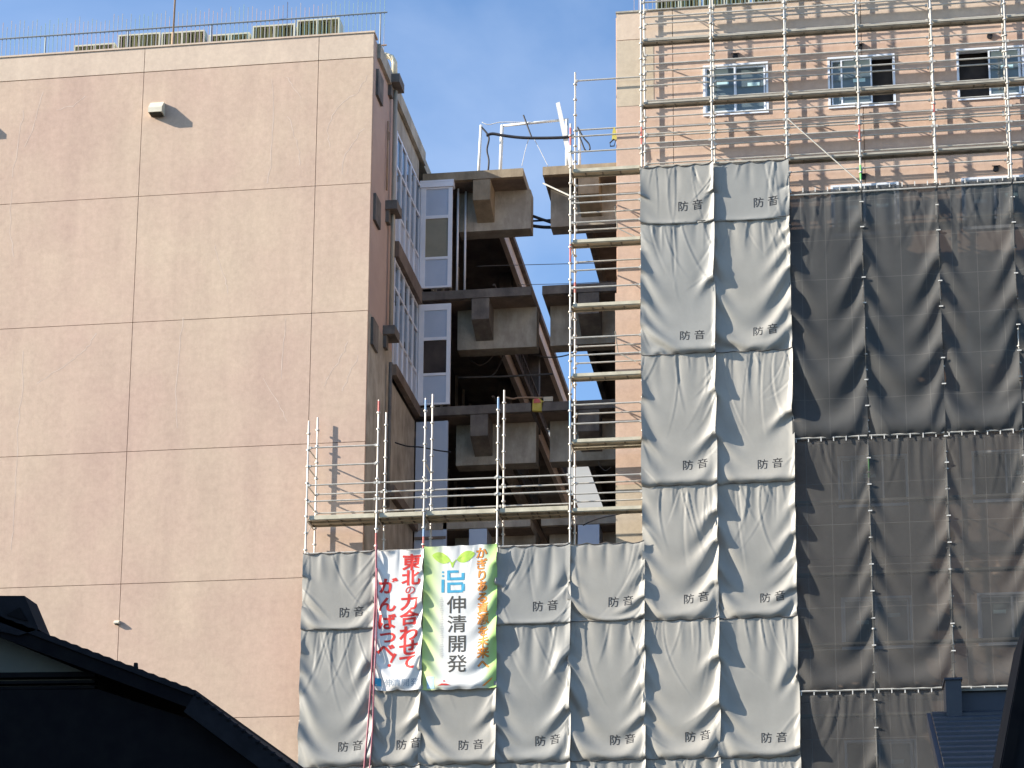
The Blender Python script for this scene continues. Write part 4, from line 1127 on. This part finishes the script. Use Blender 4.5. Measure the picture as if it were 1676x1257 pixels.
# gable wall
gw = MB(); gw.prism([hp(-200, 960, YH + 0.4), hp(150, 1105, YH + 0.4), hp(150, 1100, YH + 0.4) + Vector((0.2, 0, -8.2)), hp(-200, 1100, YH + 0.4) + Vector((0, 0, -8.2))], (0, 5, 0)); gw.build('gable_wall', M['plaster'], TH)
for y0, y1 in ((1099, 1108), (1113, 1118), (1122, 1127)):
    q = MB(); p0, p1 = hp(-200, y0 + 4, YH + 0.3), hp(155, y0, YH + 0.3); h_ = (y1 - y0) / 160
    q.prism([p0, p1, p1 - Vector((0, 0, h_)), p0 - Vector((0, 0, h_))], (0, 0.1, 0)); q.build('gable_rail', M['timber'], TH)
lw = MB(); a = hp(-300, 1130, YH + 0.25); b_ = hp(610, 1130, YH + 0.25)
lw.prism([a, hp(160, 1128, YH + 0.25), hp(320, 1180, YH + 0.25), hp(600, 1390, YH + 0.25), Vector((b_.x, b_.y, GZ)), Vector((a.x, a.y, GZ))], (0, 5.5, 0)); lw.build('lower_wall', M['timber'], TH)

# metal roofed house at the lower right
MH = thing('metal_roof_house', (3.5, 23, GZ), 'house with a slate blue metal roof in the lower right corner', 'house')
Y0, Y1 = 21.0, 22.0
c_tl, c_tr = Vector(at(1524, 1165, Y1)), Vector(at(1760, 1157, Y1))
c_bl = Vector(at(1519, 1275, 20.9)); slope = (c_bl - c_tl)
e0 = c_tl; n_step = 16
full = Vector((-0.02, -3.4, -1.55))
rm = MB()
for k in range(n_step):
    a = c_tl + full * (k / n_step); b2 = c_tl + full * ((k + 1) / n_step)
    a2 = Vector((c_tr.x + 2.5, a.y, a.z)); b3 = Vector((c_tr.x + 2.5, b2.y, b2.z))
    dz = Vector((0, 0, 0.03))
    rm.add([a, a2, b3 + dz, b2 + dz, b2, b3], [(0, 1, 2, 3), (3, 2, 5, 4)])
rm.build('roof', M['navy'], MH)
q = MB(); q.prism([c_tl + Vector((0, 0.02, -0.01)), c_tl + full + Vector((0, 0, -0.01)), c_tl + full + Vector((0, 0, -0.16)), c_tl + Vector((0, 0.02, -0.16))], (-0.05, 0, 0)); q.build('verge_trim', M['navydark'], MH)
zt = at(1600, 1133, Y1 + 0.05)[2]
q = MB(); q.box(at(1572, 1150, Y1)[0], c_tr.x + 2.5, Y1 + 0.03, Y1 + 0.25, c_tl.z - 0.05, zt); q.build('ridge_flashing', M['navydark'], MH)
q = MB(); q.box(at(1572, 1150, Y1)[0], c_tr.x + 2.5, Y1 - 0.02, Y1 + 0.3, zt + 0.002, zt + 0.03); q.build('ridge_cap', M['deckrib'], MH)
bx0, bx1 = at(1546, 1140, Y1)[0], at(1572, 1140, Y1)[0]
q = MB(); q.box(bx0, bx1 - 0.003, Y1 - 0.25, Y1 + 0.2, c_tl.z - 0.16, at(1558, 1113, Y1 - .25)[2]); o = q.build('ridge_end_box', M['navy'], MH)
q = MB(); zz = at(1558, 1113, Y1 - .25)[2]; q.box(bx0 - 0.015, bx1 + 0.01, Y1 - 0.27, Y1 + 0.22, zz + 0.001, zz + 0.025); q.build('cap', M['navydark'], o)
q = MB(); q.box(c_tl.x + 0.12, c_tr.x + 2.4, Y1 - 3.2, Y1 + 3, GZ, c_tl.z + full.z - 0.05); q.build('wall', M['navydark'], MH)
q = MB(); q.prism([(c_tl.x + 0.12, Y1 - 3.1, c_tl.z - 1.6), (c_tl.x + 0.12, Y1 + 0.02, c_tl.z - 0.1), (c_tl.x + 0.12, Y1 + 0.02, c_tl.z - 1.6)], (0.1, 0, 0)); q.build('side_gable', M['navydark'], MH)

# black verge of a near roof at the right edge
NE = thing('near_roof', (1.6, 9, GZ), 'black steep roof verge very near, along the right edge of the photo', 'roof')
n0, n1 = Vector(at(1684, 1000, 9)), Vector(at(1628, 1300, 9))
q = MB(); q.prism([n0, n0 + Vector((0.9, 0, 0.3)), n1 + Vector((0.9, 0, -0.4)), n1], (0, 0.8, 0)); q.build('roof', M['tile'], NE)
n2, n3 = n0 + Vector((-0.012, -0.05, -0.06)), n1 + Vector((0.006, -0.05, 0))
q = MB(); q.prism([n2, n2 + Vector((0.05, 0, 0)), n3 + Vector((0.05, 0, 0)), n3], (0, 0.045, 0)); q.build('bargeboard', M['timber'], NE)
q = MB(); q.box(n1.x + 0.2, n1.x + 1.2, 9.1, 9.9, GZ, n1.z - 0.1); q.build('wall', M['timber'], NE)

# block added out of view at left to put the near houses in shade
NB = thing('shade_block', (-34, 11, GZ), 'plain grey block added outside the frame at left to shade near houses', 'building')
q = MB(); q.box(-40, -30, -8, 19, GZ, 22); q.build('wall', M['shadewall'], NB)
q = MB(); q.box(-40.3, -29.7, -8.3, 19.3, 22.002, 22.4); q.build('roof', M['concrete'], NB)
